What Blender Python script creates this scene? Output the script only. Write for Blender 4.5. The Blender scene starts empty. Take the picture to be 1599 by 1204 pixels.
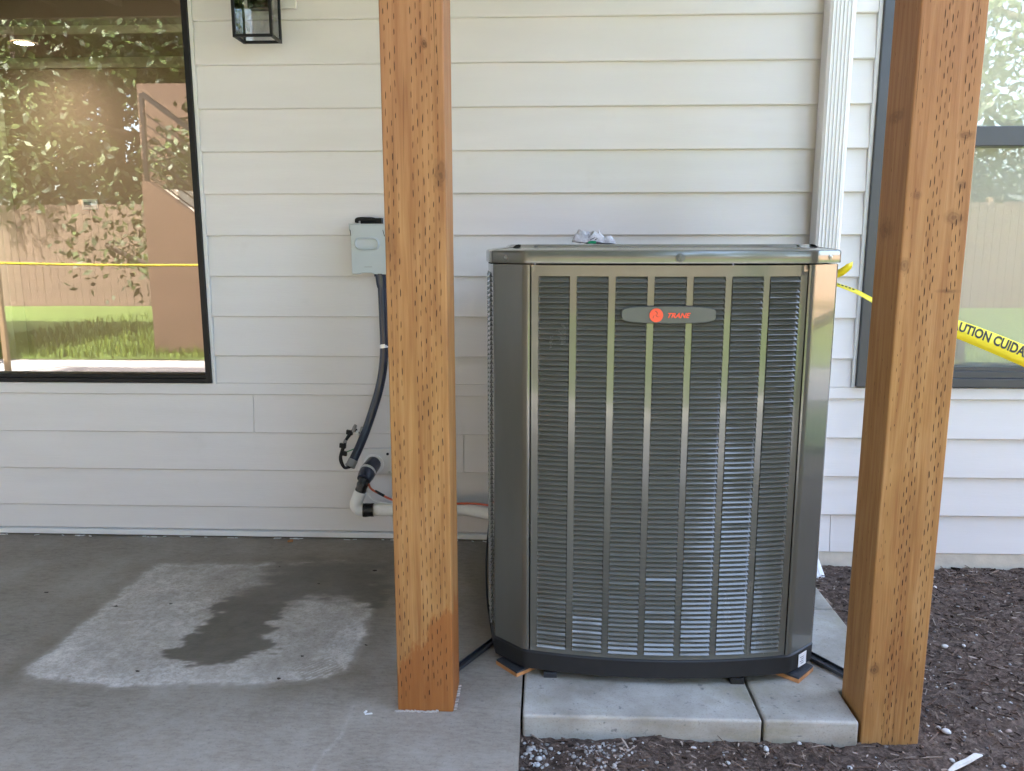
import bpy, math, random
import numpy as np
from mathutils import Vector, Matrix, noise as mnoise
random.seed(7); rng = np.random.default_rng(7)
scene = bpy.context.scene
C = scene.collection
rad = math.radians

# ------------------------------------------------------------------ camera
F_PX, PITCH, YAW, ROLL = 1250.6, 0.174866, 0.0423456, -0.000848
CAM = Vector((0.0, -3.02018, 1.16784))
cy, sy, cp, sp = math.cos(YAW), math.sin(YAW), math.cos(PITCH), math.sin(PITCH)
fwd = Vector((-sy*cp, cy*cp, -sp)); rt = Vector((cy, sy, 0)); up = rt.cross(fwd)
cr, sr = math.cos(ROLL), math.sin(ROLL)
rt, up = cr*rt + sr*up, -sr*rt + cr*up
cam_d = bpy.data.cameras.new('camera'); cam = bpy.data.objects.new('camera', cam_d); C.objects.link(cam)
cam_d.sensor_width = 36; cam_d.lens = F_PX/1599*36; cam_d.clip_start = 0.05; cam_d.clip_end = 500
cam.matrix_world = Matrix(((rt.x, up.x, -fwd.x, CAM.x), (rt.y, up.y, -fwd.y, CAM.y), (rt.z, up.z, -fwd.z, CAM.z), (0, 0, 0, 1)))
scene.camera = cam

# ------------------------------------------------------------------ sky, sun, exposure
SUN = Vector((-0.36, 0.50, 0.79)).normalized()          # direction towards the sun (behind the house)
world = bpy.data.worlds.new('World'); scene.world = world; world.use_nodes = True
wn = world.node_tree.nodes; wn.clear()
sky = wn.new('ShaderNodeTexSky'); sky.sky_type = 'NISHITA'; sky.sun_disc = False
sky.sun_elevation = math.asin(SUN.z); sky.sun_rotation = math.atan2(SUN.x, SUN.y) % (2*math.pi)
sky.air_density = 1.0; sky.dust_density = 4.5; sky.ozone_density = 1.0
bg = wn.new('ShaderNodeBackground'); bg.inputs[1].default_value = 0.15
wo = wn.new('ShaderNodeOutputWorld')
world.node_tree.links.new(sky.outputs[0], bg.inputs[0]); world.node_tree.links.new(bg.outputs[0], wo.inputs[0])
sd = bpy.data.lights.new('sun', 'SUN'); sd.energy = 2.4; sd.angle = rad(0.55); sd.color = (1, 0.97, 0.92)
so = bpy.data.objects.new('sun', sd); C.objects.link(so)
so.rotation_euler = SUN.to_track_quat('Z', 'Y').to_euler()
vs = scene.view_settings
vs.view_transform = 'Standard'; vs.look = 'None'; vs.gamma = 1; vs.use_curve_mapping = False
vs.exposure = 4.15
scene.render.engine = 'CYCLES'
scene.cycles.use_denoising = True
scene.cycles.max_bounces = 10; scene.cycles.diffuse_bounces = 5; scene.cycles.glossy_bounces = 5
scene.cycles.transparent_max_bounces = 12

# ------------------------------------------------------------------ material helpers
def s2l(r, g, b):
    f = lambda c: (c/255/12.92) if c/255 <= 0.04045 else ((c/255+0.055)/1.055)**2.4
    return (f(r), f(g), f(b))
class N:
    """small wrapper round a node tree"""
    def __init__(self, name):
        self.m = bpy.data.materials.new(name); self.m.use_nodes = True
        self.t = self.m.node_tree; self.n = self.t.nodes; self.l = self.t.links
        self.b = self.n['Principled BSDF']; self.out = self.n['Material Output']
    def new(self, typ, **kw):
        n = self.n.new(typ)
        for k, v in kw.items(): setattr(n, k, v)
        return n
    def put(self, sock, v):
        if hasattr(v, 'is_output') or isinstance(v, bpy.types.NodeSocket): self.l.new(v, sock)
        else: sock.default_value = v if not isinstance(v, tuple) or len(v) != 3 or sock.type != 'RGBA' else (*v, 1)
    def coord(self, kind='Object', scale=(1, 1, 1), rot=(0, 0, 0), loc=(0, 0, 0)):
        tc = self.new('ShaderNodeTexCoord'); mp = self.new('ShaderNodeMapping')
        self.l.new(tc.outputs[kind], mp.inputs[0]); mp.inputs['Scale'].default_value = scale
        mp.inputs['Rotation'].default_value = rot; mp.inputs['Location'].default_value = loc
        return mp.outputs[0]
    def noise(self, vec, scale=5, detail=4, rough=0.55, dist=0):
        n = self.new('ShaderNodeTexNoise'); self.l.new(vec, n.inputs['Vector'])
        n.inputs['Scale'].default_value = scale; n.inputs['Detail'].default_value = detail
        n.inputs['Roughness'].default_value = rough; n.inputs['Distortion'].default_value = dist
        return n.outputs['Fac']
    def ramp(self, fac, stops):
        r = self.new('ShaderNodeValToRGB'); self.l.new(fac, r.inputs[0]); e = r.color_ramp.elements
        while len(e) < len(stops): e.new(0.5)
        for i, (p, c) in enumerate(stops):
            e[i].position = p; e[i].color = (*c, 1) if isinstance(c, tuple) else (c, c, c, 1)
        return r.outputs[0]
    def mix(self, fac, a, b, mode='MIX'):
        m = self.new('ShaderNodeMix', data_type='RGBA', blend_type=mode)
        self.put(m.inputs[0], fac); self.put(m.inputs[6], a); self.put(m.inputs[7], b)
        return m.outputs[2]
    def math(self, op, a, b=0.0, c=None, clamp=False):
        m = self.new('ShaderNodeMath', operation=op, use_clamp=clamp)
        self.put(m.inputs[0], a); self.put(m.inputs[1], b)
        if c is not None: self.put(m.inputs[2], c)
        return m.outputs[0]
    def attr(self, name):
        a = self.new('ShaderNodeAttribute'); a.attribute_name = name; return a
    def bump(self, h, strength=0.3, dist=0.01):
        b = self.new('ShaderNodeBump'); b.inputs['Strength'].default_value = strength; b.inputs['Distance'].default_value = dist
        self.l.new(h, b.inputs['Height']); self.l.new(b.outputs[0], self.b.inputs['Normal'])
    def set(self, color=None, rough=None, metal=None, spec=None, coat=None, coat_rough=None):
        I = self.b.inputs
        if color is not None: self.put(I['Base Color'], color)
        if rough is not None: self.put(I['Roughness'], rough)
        if metal is not None: self.put(I['Metallic'], metal)
        if spec is not None: self.put(I['Specular IOR Level'], spec)
        if coat is not None: self.put(I['Coat Weight'], coat)
        if coat_rough is not None: self.put(I['Coat Roughness'], coat_rough)
        return self.m

def simple(name, col, rough=0.5, metal=0.0, var=0.12, scale=20, bump=0.0, spec=0.5, coat=0.0):
    n = N(name); v = n.coord('Object')
    f = n.noise(v, scale, 5)
    a = tuple(c*(1-var) for c in col); b = tuple(min(1, c*(1+var)) for c in col)
    n.set(n.ramp(f, [(0.25, a), (0.75, b)]), rough, metal, spec, coat, 0.06)
    if bump: n.bump(n.noise(v, scale*4, 4), bump, 0.004)
    return n.m

def emission(name, col, strength):
    n = N(name); n.set(col, 0.5); n.b.inputs['Emission Color'].default_value = (*col, 1); n.b.inputs['Emission Strength'].default_value = strength
    return n.m

def glass_pane(name, tint=(1, 1, 1), gain=2.4, base=0.03):
    n = N(name); n.n.remove(n.b)
    tr = n.new('ShaderNodeBsdfTransparent'); tr.inputs[0].default_value = (*tint, 1)
    gl = n.new('ShaderNodeBsdfGlossy'); gl.inputs['Roughness'].default_value = 0.0; gl.inputs[0].default_value = (1, 1, 1, 1)
    fr = n.new('ShaderNodeFresnel'); fr.inputs[0].default_value = 1.5
    # slight waviness of float glass
    v = n.coord('Object'); bp = n.new('ShaderNodeBump'); bp.inputs['Strength'].default_value = 0.05; bp.inputs['Distance'].default_value = 0.004
    n.l.new(n.noise(v, 2.2, 1), bp.inputs['Height']); n.l.new(bp.outputs[0], gl.inputs['Normal'])
    f = n.math('MULTIPLY_ADD', fr.outputs[0], gain, base, clamp=True)
    mx = n.new('ShaderNodeMixShader'); n.l.new(f, mx.inputs[0]); n.l.new(tr.outputs[0], mx.inputs[1]); n.l.new(gl.outputs[0], mx.inputs[2])
    n.l.new(mx.outputs[0], n.out.inputs[0])
    return n.m

# --- siding paint
def siding_mat():
    n = N('siding_paint'); v = n.coord('Object', (0.6, 1, 5)); g = n.coord('Object', (3, 1, 40))
    info = n.new('ShaderNodeObjectInfo')
    f = n.noise(v, 3, 4); c = n.ramp(f, [(0.3, (0.640, 0.614, 0.598)), (0.7, (0.685, 0.660, 0.645))])
    c = n.mix(n.math('MULTIPLY', info.outputs['Random'], 0.5), c, (0.645, 0.625, 0.612))
    dirt = n.ramp(n.noise(n.coord('Object', (1, 1, 1)), 9, 6, 0.7), [(0.60, 0.0), (0.78, 1.0)])
    c = n.mix(n.math('MULTIPLY', dirt, 0.10), c, (0.36, 0.33, 0.27))
    n.set(c, 0.55, spec=0.35)
    n.bump(n.noise(g, 6, 5, 0.6), 0.25, 0.002)
    return n.m

# --- incised timber
def timber_mat(name, zshift, knots, wet=None, seed=0.0, tone=1.0):
    n = N(name); v = n.coord('Object', (1, 1, 0.045), loc=(seed, seed*0.7, seed*0.3))
    grain = n.noise(v, 75, 5, 0.6, 0.4); broad = n.noise(n.coord('Object', (1, 1, 0.16), loc=(seed*2, 0, 0)), 14, 3, 0.5, 1.2)
    fine = n.noise(n.coord('Object', (1, 1, 0.02), loc=(0, seed, 0)), 260, 3)
    c = n.ramp(broad, [(0.28, tuple(tone*x for x in (0.25, 0.118, 0.038))), (0.5, tuple(tone*x for x in (0.33, 0.170, 0.055))), (0.75, tuple(tone*x for x in (0.39, 0.218, 0.085)))])
    c = n.mix(n.math('MULTIPLY', n.ramp(grain, [(0.40, 0.0), (0.66, 1.0)]), 0.62), c, tuple(tone*x for x in (0.22, 0.085, 0.024)))
    c = n.mix(n.math('MULTIPLY', n.ramp(fine, [(0.45, 0.0), (0.7, 1.0)]), 0.22), c, tuple(tone*x for x in (0.52, 0.30, 0.12)))
    # redder tone towards the top of the timber
    sep = n.new('ShaderNodeSeparateXYZ'); n.l.new(n.coord('Object'), sep.inputs[0])
    zz = n.math('MULTIPLY_ADD', n.noise(n.coord('Object', (3, 3, 1)), 2, 3), 0.5, sep.outputs['Z'])
    topf = n.math('MULTIPLY', n.ramp(n.math('MULTIPLY', zz, 0.4), [(0.42, 0.0), (0.74, 1.0)]), 0.85)
    c = n.mix(topf, c, n.mix(n.ramp(grain, [(0.35, 0.0), (0.7, 1.0)]), (0.36, 0.175, 0.085), (0.25, 0.105, 0.048)))
    for (kx, ky, kz, rx, rz, dark) in knots:
        mp = n.new('ShaderNodeMapping'); mp.vector_type = 'POINT'
        n.l.new(n.coord('Object'), mp.inputs[0])
        mp.inputs['Location'].default_value = (-kx/rx, -ky/0.06, -kz/rz); mp.inputs['Scale'].default_value = (1/rx, 1/0.06, 1/rz)
        ln = n.new('ShaderNodeVectorMath', operation='LENGTH'); n.l.new(mp.outputs[0], ln.inputs[0])
        d = n.math('ADD', ln.outputs['Value'], n.math('MULTIPLY', n.math('SUBTRACT', n.noise(n.coord('Object'), 60, 4), 0.5), 0.9))
        k = n.ramp(d, [(0.25, 1.0), (1.05, 0.0)])
        ring = n.math('MULTIPLY_ADD', n.math('SINE', n.math('MULTIPLY', d, 16)), 0.2, 0.8)
        c = n.mix(n.math('MULTIPLY', n.math('MULTIPLY', k, ring), dark), c, (0.075, 0.032, 0.014))
    # small scuffs where the surface has been rubbed pale
    sc = n.ramp(n.noise(n.coord('Object', (1, 1, 0.5), loc=(seed, 2, 0)), 22, 6, 0.75), [(0.69, 0.0), (0.78, 1.0)])
    c = n.mix(n.math('MULTIPLY', sc, 0.35), c, (0.55, 0.40, 0.22))
    rough = 0.62
    if wet:
        w = n.math('MULTIPLY_ADD', n.noise(n.coord('Object', (18, 18, 5)), 1.2, 5, 0.7), 0.34, sep.outputs['Z'])
        w = n.math('MULTIPLY_ADD', sep.outputs['X'], wet[1], w)
        wf = n.ramp(n.math('SUBTRACT', w, wet[0]), [(0.0, 1.0), (0.035, 0.0)])
        c = n.mix(n.math('MULTIPLY', wf, 0.8), c, n.mix(grain, (0.30, 0.105, 0.022), (0.19, 0.06, 0.014)))
    n.set(c, rough, spec=0.3)
    n.bump(n.math('ADD', grain, n.math('MULTIPLY', fine, 0.5)), 0.35, 0.002)
    return n.m

# --- concrete slab with painted-in dust, damp and shade (vertex attributes) plus noise
def slab_mat():
    n = N('slab_concrete'); v = n.coord('Object')
    a = n.attr('mask'); sp = n.new('ShaderNodeSeparateColor'); n.l.new(a.outputs['Color'], sp.inputs[0])
    dust, wet, tint = sp.outputs[0], sp.outputs[1], sp.outputs[2]
    st = n.noise(n.coord('Object', (1, 6, 1), rot=(0, 0, 0.06)), 14, 5, 0.65)     # broom texture runs along X
    m = n.noise(v, 3.0, 8, 0.68); f = n.noise(v, 130, 5, 0.75); m2 = n.noise(n.coord('Object', (1, 2.5, 1)), 38, 6, 0.75)
    c = n.ramp(m, [(0.3, (0.165, 0.136, 0.102)), (0.5, (0.235, 0.200, 0.158)), (0.72, (0.335, 0.303, 0.258))])
    c = n.mix(n.math('MULTIPLY', n.ramp(m2, [(0.42, 0.0), (0.68, 1.0)]), 0.45), c, (0.37, 0.330, 0.28))
    c = n.mix(n.math('MULTIPLY', n.ramp(m2, [(0.28, 1.0), (0.42, 0.0)]), 0.5), c, (0.11, 0.095, 0.075))
    c = n.mix(n.math('MULTIPLY', n.ramp(st, [(0.35, 0.0), (0.7, 1.0)]), 0.22), c, (0.34, 0.298, 0.248))
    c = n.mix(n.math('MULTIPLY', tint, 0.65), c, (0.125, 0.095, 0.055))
    sp1 = n.ramp(n.noise(v, 55, 8, 0.8), [(0.34, 0.15), (0.60, 1.0)])
    dc = n.ramp(n.noise(v, 11, 6, 0.7), [(0.3, (0.43, 0.38, 0.325)), (0.7, (0.72, 0.67, 0.605))])
    c = n.mix(n.math('MULTIPLY', dust, sp1), c, dc)
    c = n.mix(n.math('MULTIPLY', wet, 0.9), c, n.ramp(n.noise(v, 14, 7, 0.7), [(0.3, (0.060, 0.050, 0.033)), (0.7, (0.125, 0.105, 0.078))]))
    c = n.mix(n.math('MULTIPLY', n.ramp(f, [(0.55, 0.0), (0.70, 1.0)]), 0.55), c, (0.085, 0.075, 0.062))
    rg = n.math('SUBTRACT', 0.62, n.math('MULTIPLY', wet, 0.22))
    rg = n.math('ADD', rg, n.math('MULTIPLY', dust, 0.2))
    n.set(c, rg, spec=0.4)
    n.bump(n.math('ADD', n.math('MULTIPLY', st, 0.8), f), 0.25, 0.0025)
    return n.m

def paver_mat():
    n = N('paver_concrete'); v = n.coord('Object')
    m = n.noise(v, 5, 6, 0.6); f = n.noise(v, 190, 4, 0.7)
    c = n.ramp(m, [(0.28, (0.22, 0.192, 0.150)), (0.48, (0.36, 0.330, 0.285)), (0.72, (0.50, 0.475, 0.43))])
    moss = n.ramp(n.noise(n.coord('Object', (1, 1, 3)), 6, 5, 0.6), [(0.52, 0.0), (0.72, 1.0)])
    c = n.mix(n.math('MULTIPLY', moss, 0.6), c, (0.25, 0.222, 0.135))
    spots = n.ramp(n.noise(v, 48, 3, 0.6), [(0.64, 0.0), (0.72, 1.0)])
    c = n.mix(n.math('MULTIPLY', spots, 0.8), c, (0.15, 0.145, 0.14))
    c = n.mix(n.math('MULTIPLY', n.ramp(f, [(0.54, 0.0), (0.70, 1.0)]), 0.5), c, (0.17, 0.16, 0.14))
    n.set(c, 0.75, spec=0.35); n.bump(n.math('ADD', f, n.math('MULTIPLY', m, 2)), 0.3, 0.002)
    return n.m

def soil_mat():
    n = N('soil_earth'); v = n.coord('Object')
    c = n.ramp(n.noise(v, 46, 10, 0.82), [(0.36, (0.030, 0.019, 0.014)), (0.5, (0.125, 0.083, 0.062)), (0.66, (0.31, 0.225, 0.175))])
    c = n.mix(n.math('MULTIPLY', n.ramp(n.noise(v, 3, 3), [(0.45, 0.0), (0.7, 1.0)]), 0.3), c, (0.20, 0.150, 0.120))
    n.set(c, 0.92, spec=0.2); n.bump(n.noise(v, 70, 10, 0.8), 1.0, 0.016)
    return n.m

def varied(name, cols, rough=0.85, spec=0.25):
    """colour picked per piece from the 'piece' attribute"""
    n = N(name); a = n.attr('piece')
    st = [((i+0.5)/len(cols), c) for i, c in enumerate(cols)]
    c = n.ramp(a.outputs['Fac'], st)
    c = n.mix(0.35, c, n.ramp(n.noise(n.coord('Object'), 120, 4), [(0.3, (0.02, 0.016, 0.013)), (0.7, (0.35, 0.29, 0.24))]), 'OVERLAY')
    n.set(c, rough, spec=spec); n.bump(n.noise(n.coord('Object'), 240, 3), 0.4, 0.002)
    return n.m

def unit_paint():
    n = N('unit_enamel'); v = n.coord('Object')
    f = n.noise(v, 420, 2); d = n.noise(n.coord('Object', (1, 1, 0.3)), 6, 6, 0.65)
    c = n.ramp(d, [(0.3, (0.124, 0.126, 0.111)), (0.7, (0.148, 0.150, 0.133))])
    n.set(c, n.ramp(d, [(0.3, 0.16), (0.75, 0.30)]), 0.28, 0.5, 0.55, 0.05)
    bp = n.new('ShaderNodeBump'); bp.inputs['Strength'].default_value = 0.06; bp.inputs['Distance'].default_value = 0.01
    n.l.new(n.noise(n.coord('Object', (1, 1, 0.35)), 7, 2), bp.inputs['Height']); n.l.new(bp.outputs[0], n.b.inputs['Normal']); n.l.new(bp.outputs[0], n.b.inputs['Coat Normal'])
    return n.m

M = {}
M['siding'] = siding_mat()
M['trim'] = simple('white_trim', (0.70, 0.70, 0.69), 0.45, var=0.04, scale=6)
M['wallback'] = simple('wall_sheathing', (0.50, 0.49, 0.47), 0.8, var=0.05)
M['foundation'] = simple('foundation_concrete', (0.56, 0.505, 0.42), 0.85, var=0.15, scale=14, bump=0.4)
M['blackframe'] = simple('black_window_frame', (0.010, 0.010, 0.011), 0.45, var=0.1, scale=5, spec=0.25)
M['greyframe'] = simple('charcoal_window_frame', (0.050, 0.052, 0.060), 0.35, var=0.08, scale=5)
M['glass'] = glass_pane('window_glass', (0.985, 0.99, 0.98), 1.25, 0.008)
M['glass_coated'] = glass_pane('coated_window_glass', (0.97, 0.98, 0.96), 1.9, 0.012)
M['lampglass'] = glass_pane('lantern_glass', (0.98, 0.98, 0.98), 1.6, 0.03)
M['slab'] = slab_mat(); M['paver'] = paver_mat(); M['soil'] = soil_mat()
M['unit'] = unit_paint()
M['base'] = simple('black_plastic_base', (0.014, 0.014, 0.015), 0.5, var=0.15, scale=30, bump=0.1)
M['coil'] = simple('dark_coil', (0.022, 0.022, 0.021), 0.6, 0.3, var=0.3, scale=90)
M['steel'] = simple('screw_steel', (0.45, 0.45, 0.44), 0.3, 0.9, var=0.1)
M['badge'] = simple('badge_plastic', (0.085, 0.092, 0.086), 0.38, var=0.05, scale=12)
M['orange'] = simple('badge_red_orange', (0.82, 0.085, 0.035), 0.4, var=0.04)
M['orange_d'] = simple('badge_dark_swirl', (0.36, 0.06, 0.03), 0.45, var=0.04)
M['roof'] = simple('roof_shingle', (0.07, 0.07, 0.07), 0.9, var=0.2)
M['deckwood'] = simple('deck_timber', (0.20, 0.115, 0.06), 0.75, var=0.3, scale=12)
M['joist'] = simple('joist_timber', (0.27, 0.17, 0.09), 0.75, var=0.25, scale=12)
M['incision'] = simple('incision_dark', (0.030, 0.012, 0.005), 0.9, var=0.5, scale=60)
M['box'] = simple('box_grey_enamel', (0.43, 0.475, 0.485), 0.34, var=0.05, scale=9)
M['boxdark'] = simple('black_plastic', (0.007, 0.007, 0.008), 0.5, var=0.1, spec=0.25)
M['conduit'] = simple('conduit_grey', (0.030, 0.036, 0.056), 0.2, var=0.1, scale=15)
M['conduit_l'] = simple('conduit_light_grey', (0.22, 0.22, 0.22), 0.4, var=0.1, scale=15)
M['blacktape'] = simple('black_tape', (0.010, 0.010, 0.011), 0.22, var=0.2, scale=40, bump=0.6)
M['pvc'] = simple('white_pvc', (0.74, 0.74, 0.73), 0.4, var=0.04, scale=12)
M['foam'] = simple('white_foam', (0.72, 0.71, 0.67), 0.7, var=0.08, scale=25, bump=0.2)
M['copper'] = simple('red_cable', (0.52, 0.11, 0.055), 0.45, var=0.2, scale=30)
M['wire_g'] = simple('green_wire', (0.02, 0.20, 0.07), 0.4)
M['wire_w'] = simple('white_wire', (0.7, 0.7, 0.68), 0.4)
M['clip'] = simple('silver_clip', (0.75, 0.76, 0.78), 0.25, 0.3)
M['ply'] = simple('plywood_edge', (0.48, 0.225, 0.085), 0.7, var=0.25, scale=60)
M['rubber'] = simple('rubber_pad', (0.03, 0.033, 0.04), 0.6, var=0.2, scale=60, bump=0.3)
M['sticker'] = simple('white_sticker', (0.82, 0.83, 0.85), 0.5, var=0.03)
M['strap'] = simple('dark_steel_strap', (0.055, 0.06, 0.07), 0.35, 0.6, var=0.2)
M['yellow'] = simple('caution_yellow', (0.86, 0.70, 0.015), 0.42, var=0.05, scale=8)
M['ink'] = simple('tape_ink', (0.03, 0.028, 0.02), 0.5)
M['ds'] = simple('downspout_white', (0.70, 0.69, 0.68), 0.35, var=0.03, scale=5)
M['bark'] = varied('bark_chip', [(0.035, 0.023, 0.017), (0.13, 0.086, 0.065), (0.20, 0.14, 0.110), (0.08, 0.052, 0.039), (0.30, 0.22, 0.175), (0.05, 0.032, 0.023), (0.50, 0.40, 0.33)])
M['pebble'] = varied('pebble_stone', [(0.52, 0.50, 0.47), (0.30, 0.28, 0.26), (0.62, 0.61, 0.60), (0.20, 0.175, 0.16), (0.40, 0.30, 0.25), (0.12, 0.11, 0.11)], 0.7)
M['stick'] = simple('bleached_wood', (0.52, 0.48, 0.43), 0.8, var=0.25, scale=40, bump=0.4)
M['leafbit'] = simple('dry_leaf', (0.035, 0.026, 0.018), 0.85, var=0.3)
M['room'] = simple('room_tan_paint', (0.46, 0.335, 0.235), 0.8, var=0.03, scale=3)
M['ceil'] = simple('room_ceiling_paint', (0.40, 0.32, 0.25), 0.85, var=0.03, scale=3)
M['cream'] = simple('cream_trim', (0.62, 0.55, 0.40), 0.6, var=0.04, scale=3)
M['roomfloor'] = simple('room_floor', (0.22, 0.16, 0.10), 0.5, var=0.2)
M['shade'] = simple('roller_shade', (0.80, 0.785, 0.74), 0.8, var=0.03, scale=8)
M['lamp'] = emission('lamp_lens', (1.0, 0.93, 0.80), 9)
M['fence'] = simple('cedar_board', (0.13, 0.086, 0.058), 0.75, var=0.3, scale=4)
M['fence_pale'] = simple('pale_cedar_board', (0.62, 0.40, 0.28), 0.7, var=0.15, scale=4)  # paler cedar copy, keeps the fence's reflection in the corner panel bright
M['stucco'] = simple('stair_wall_stucco', (0.11, 0.066, 0.042), 0.85, var=0.08, scale=4)
M['rail'] = simple('black_railing', (0.012, 0.012, 0.012), 0.4)
M['grass'] = varied('grass_blade', [(0.10, 0.165, 0.016), (0.14, 0.22, 0.022), (0.19, 0.26, 0.035)], 0.7)
M['turf'] = simple('turf', (0.085, 0.130, 0.020), 0.9, var=0.3, scale=4)
M['gravel'] = simple('gravel', (0.46, 0.42, 0.40), 0.9, var=0.35, scale=60, bump=0.8)
M['leaf'] = varied('tree_leaf', [(0.035, 0.065, 0.014), (0.06, 0.10, 0.02), (0.10, 0.15, 0.03), (0.045, 0.075, 0.02)], 0.5, 0.5)
M['trunk'] = simple('tree_bark', (0.07, 0.055, 0.042), 0.9, var=0.3, scale=20, bump=0.5)
def plastic_film():
    n = N('clear_packet_film'); I = n.b.inputs
    f = n.noise(n.coord('Object'), 45, 4)
    n.set(n.ramp(f, [(0.35, (0.5, 0.48, 0.5)), (0.65, (0.92, 0.90, 0.91))]), 0.16, spec=0.7)
    I['Transmission Weight'].default_value = 0.25; n.bump(n.noise(n.coord('Object'), 90, 4), 0.6, 0.004)
    return n.m
M['film'] = plastic_film()
M['film_g'] = simple('packet_green', (0.01, 0.28, 0.12), 0.4)
M['film_d'] = simple('packet_print', (0.04, 0.04, 0.045), 0.4)
def screen_mat():
    n = N('insect_screen'); n.n.remove(n.b)
    tr = n.new('ShaderNodeBsdfTransparent'); df = n.new('ShaderNodeBsdfDiffuse'); df.inputs[0].default_value = (0.16, 0.16, 0.17, 1)
    mx = n.new('ShaderNodeMixShader'); mx.inputs[0].default_value = 0.08
    n.l.new(tr.outputs[0], mx.inputs[1]); n.l.new(df.outputs[0], mx.inputs[2]); n.l.new(mx.outputs[0], n.out.inputs[0]); return n.m
M['screen'] = screen_mat()

# ------------------------------------------------------------------ object helpers
def tag(o, label=None, cat=None, group=None, kind=None):
    if label: o['label'] = label
    if cat: o['category'] = cat
    if group: o['group'] = group
    if kind: o['kind'] = kind
    return o
def thing(name, loc, label, cat, group=None):
    e = bpy.data.objects.new(name, None); C.objects.link(e); e.location = loc; e.empty_display_size = 0.1
    return tag(e, label, cat, group)
def parent(o, p):
    if p is None: return
    o.parent = p
    if p.type == 'EMPTY': o.matrix_parent_inverse = Matrix.Translation(-Vector(p.location))
class MB:
    """collects faces in world coordinates, builds one mesh object"""
    def __init__(s): s.v = []; s.f = []; s.a = []
    def face(s, pts, a=None):
        i = len(s.v); s.v += [tuple(p) for p in pts]; s.f.append(tuple(range(i, i+len(pts))))
        if a is not None: s.a += [a]*len(pts)
        return s
    def mesh(s, vs, fs, a=None):
        i = len(s.v); s.v += [tuple(p) for p in vs]; s.f += [tuple(k+i for k in f) for f in fs]
        if a is not None: s.a += [a]*len(vs)
        return s
    def box(s, x0, x1, y0, y1, z0, z1):
        vs = [(x0,y0,z0),(x1,y0,z0),(x1,y1,z0),(x0,y1,z0),(x0,y0,z1),(x1,y0,z1),(x1,y1,z1),(x0,y1,z1)]
        return s.mesh(vs, [(0,3,2,1),(4,5,6,7),(0,1,5,4),(1,2,6,5),(2,3,7,6),(3,0,4,7)])
    def obox(s, c, ax, ay, az):
        """oriented box: centre and three half-axis vectors"""
        c, ax, ay, az = map(Vector, (c, ax, ay, az))
        vs = [c+i*ax+j*ay+k*az for k in (-1, 1) for i, j in ((-1,-1),(1,-1),(1,1),(-1,1))]
        return s.mesh(vs, [(0,3,2,1),(4,5,6,7),(0,1,5,4),(1,2,6,5),(2,3,7,6),(3,0,4,7)])
    def prism(s, poly, z0, z1):
        n = len(poly)
        vs = [(x,y,z0) for x,y in poly] + [(x,y,z1) for x,y in poly]
        return s.mesh(vs, [tuple(range(n))[::-1], tuple(range(n, 2*n))] + [(i,(i+1)%n,n+(i+1)%n,n+i) for i in range(n)])
    def prism_y(s, poly, y0, y1):
        """polygon in XZ extruded along Y (y0 is the front)"""
        n = len(poly)
        vs = [(x,y0,z) for x,z in poly] + [(x,y1,z) for x,z in poly]
        return s.mesh(vs, [tuple(range(n)), tuple(range(n, 2*n))[::-1]] + [((i+1)%n,i,n+i,n+(i+1)%n) for i in range(n)])
    def tube(s, pts, r, n=10, cap=True):
        pts = [Vector(p) for p in pts]; R = r if isinstance(r, (list, tuple)) else [r]*len(pts)
        rings = []; prev = None
        for i, p in enumerate(pts):
            t = (pts[min(i+1, len(pts)-1)] - pts[max(i-1, 0)]).normalized()
            if prev is None: u = t.orthogonal().normalized()
            else: u = (prev - t*prev.dot(t)).normalized()
            w = t.cross(u); prev = u
            rings.append([p + R[i]*(math.cos(a)*u + math.sin(a)*w) for a in [2*math.pi*k/n for k in range(n)]])
        vs = [q for r_ in rings for q in r_]; fs = []
        for i in range(len(pts)-1):
            for k in range(n): fs.append((i*n+k, i*n+(k+1)%n, (i+1)*n+(k+1)%n, (i+1)*n+k))
        if cap: fs += [tuple(range(n))[::-1], tuple((len(pts)-1)*n+k for k in range(n))]
        return s.mesh(vs, fs)
    def rings(s, rings, closed=True, cap_first=False, cap_last=False):
        n = len(rings[0]); vs = [q for r in rings for q in r]; fs = []
        for i in range(len(rings)-1):
            for k in range(n if closed else n-1): fs.append((i*n+k, i*n+(k+1)%n, (i+1)*n+(k+1)%n, (i+1)*n+k))
        if cap_first: fs.append(tuple(range(n))[::-1])
        if cap_last: fs.append(tuple((len(rings)-1)*n+k for k in range(n)))
        return s.mesh(vs, fs)
    def me(s, name, mat, smooth=False):
        m = bpy.data.meshes.new(name); m.from_pydata([tuple(v) for v in s.v], [], s.f)
        m.materials.append(M[mat] if isinstance(mat, str) else mat)
        if s.a and len(s.a) == len(s.v):
            at = m.attributes.new('piece', 'FLOAT', 'POINT'); at.data.foreach_set('value', np.array(s.a, dtype=np.float32))
        if smooth:
            m.shade_smooth() if hasattr(m, 'shade_smooth') else None
            if smooth is not True: m.set_sharp_from_angle(angle=rad(smooth))
        m.update(); return m
    def build(s, name, mat, par=None, smooth=False, bevel=0, seg=2):
        o = bpy.data.objects.new(name, s.me(name, mat, smooth)); C.objects.link(o); parent(o, par)
        if bevel:
            b = o.modifiers.new('bevel', 'BEVEL'); b.width = bevel; b.segments = seg; b.limit_method = 'ANGLE'; b.angle_limit = rad(40)
        return o
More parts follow.
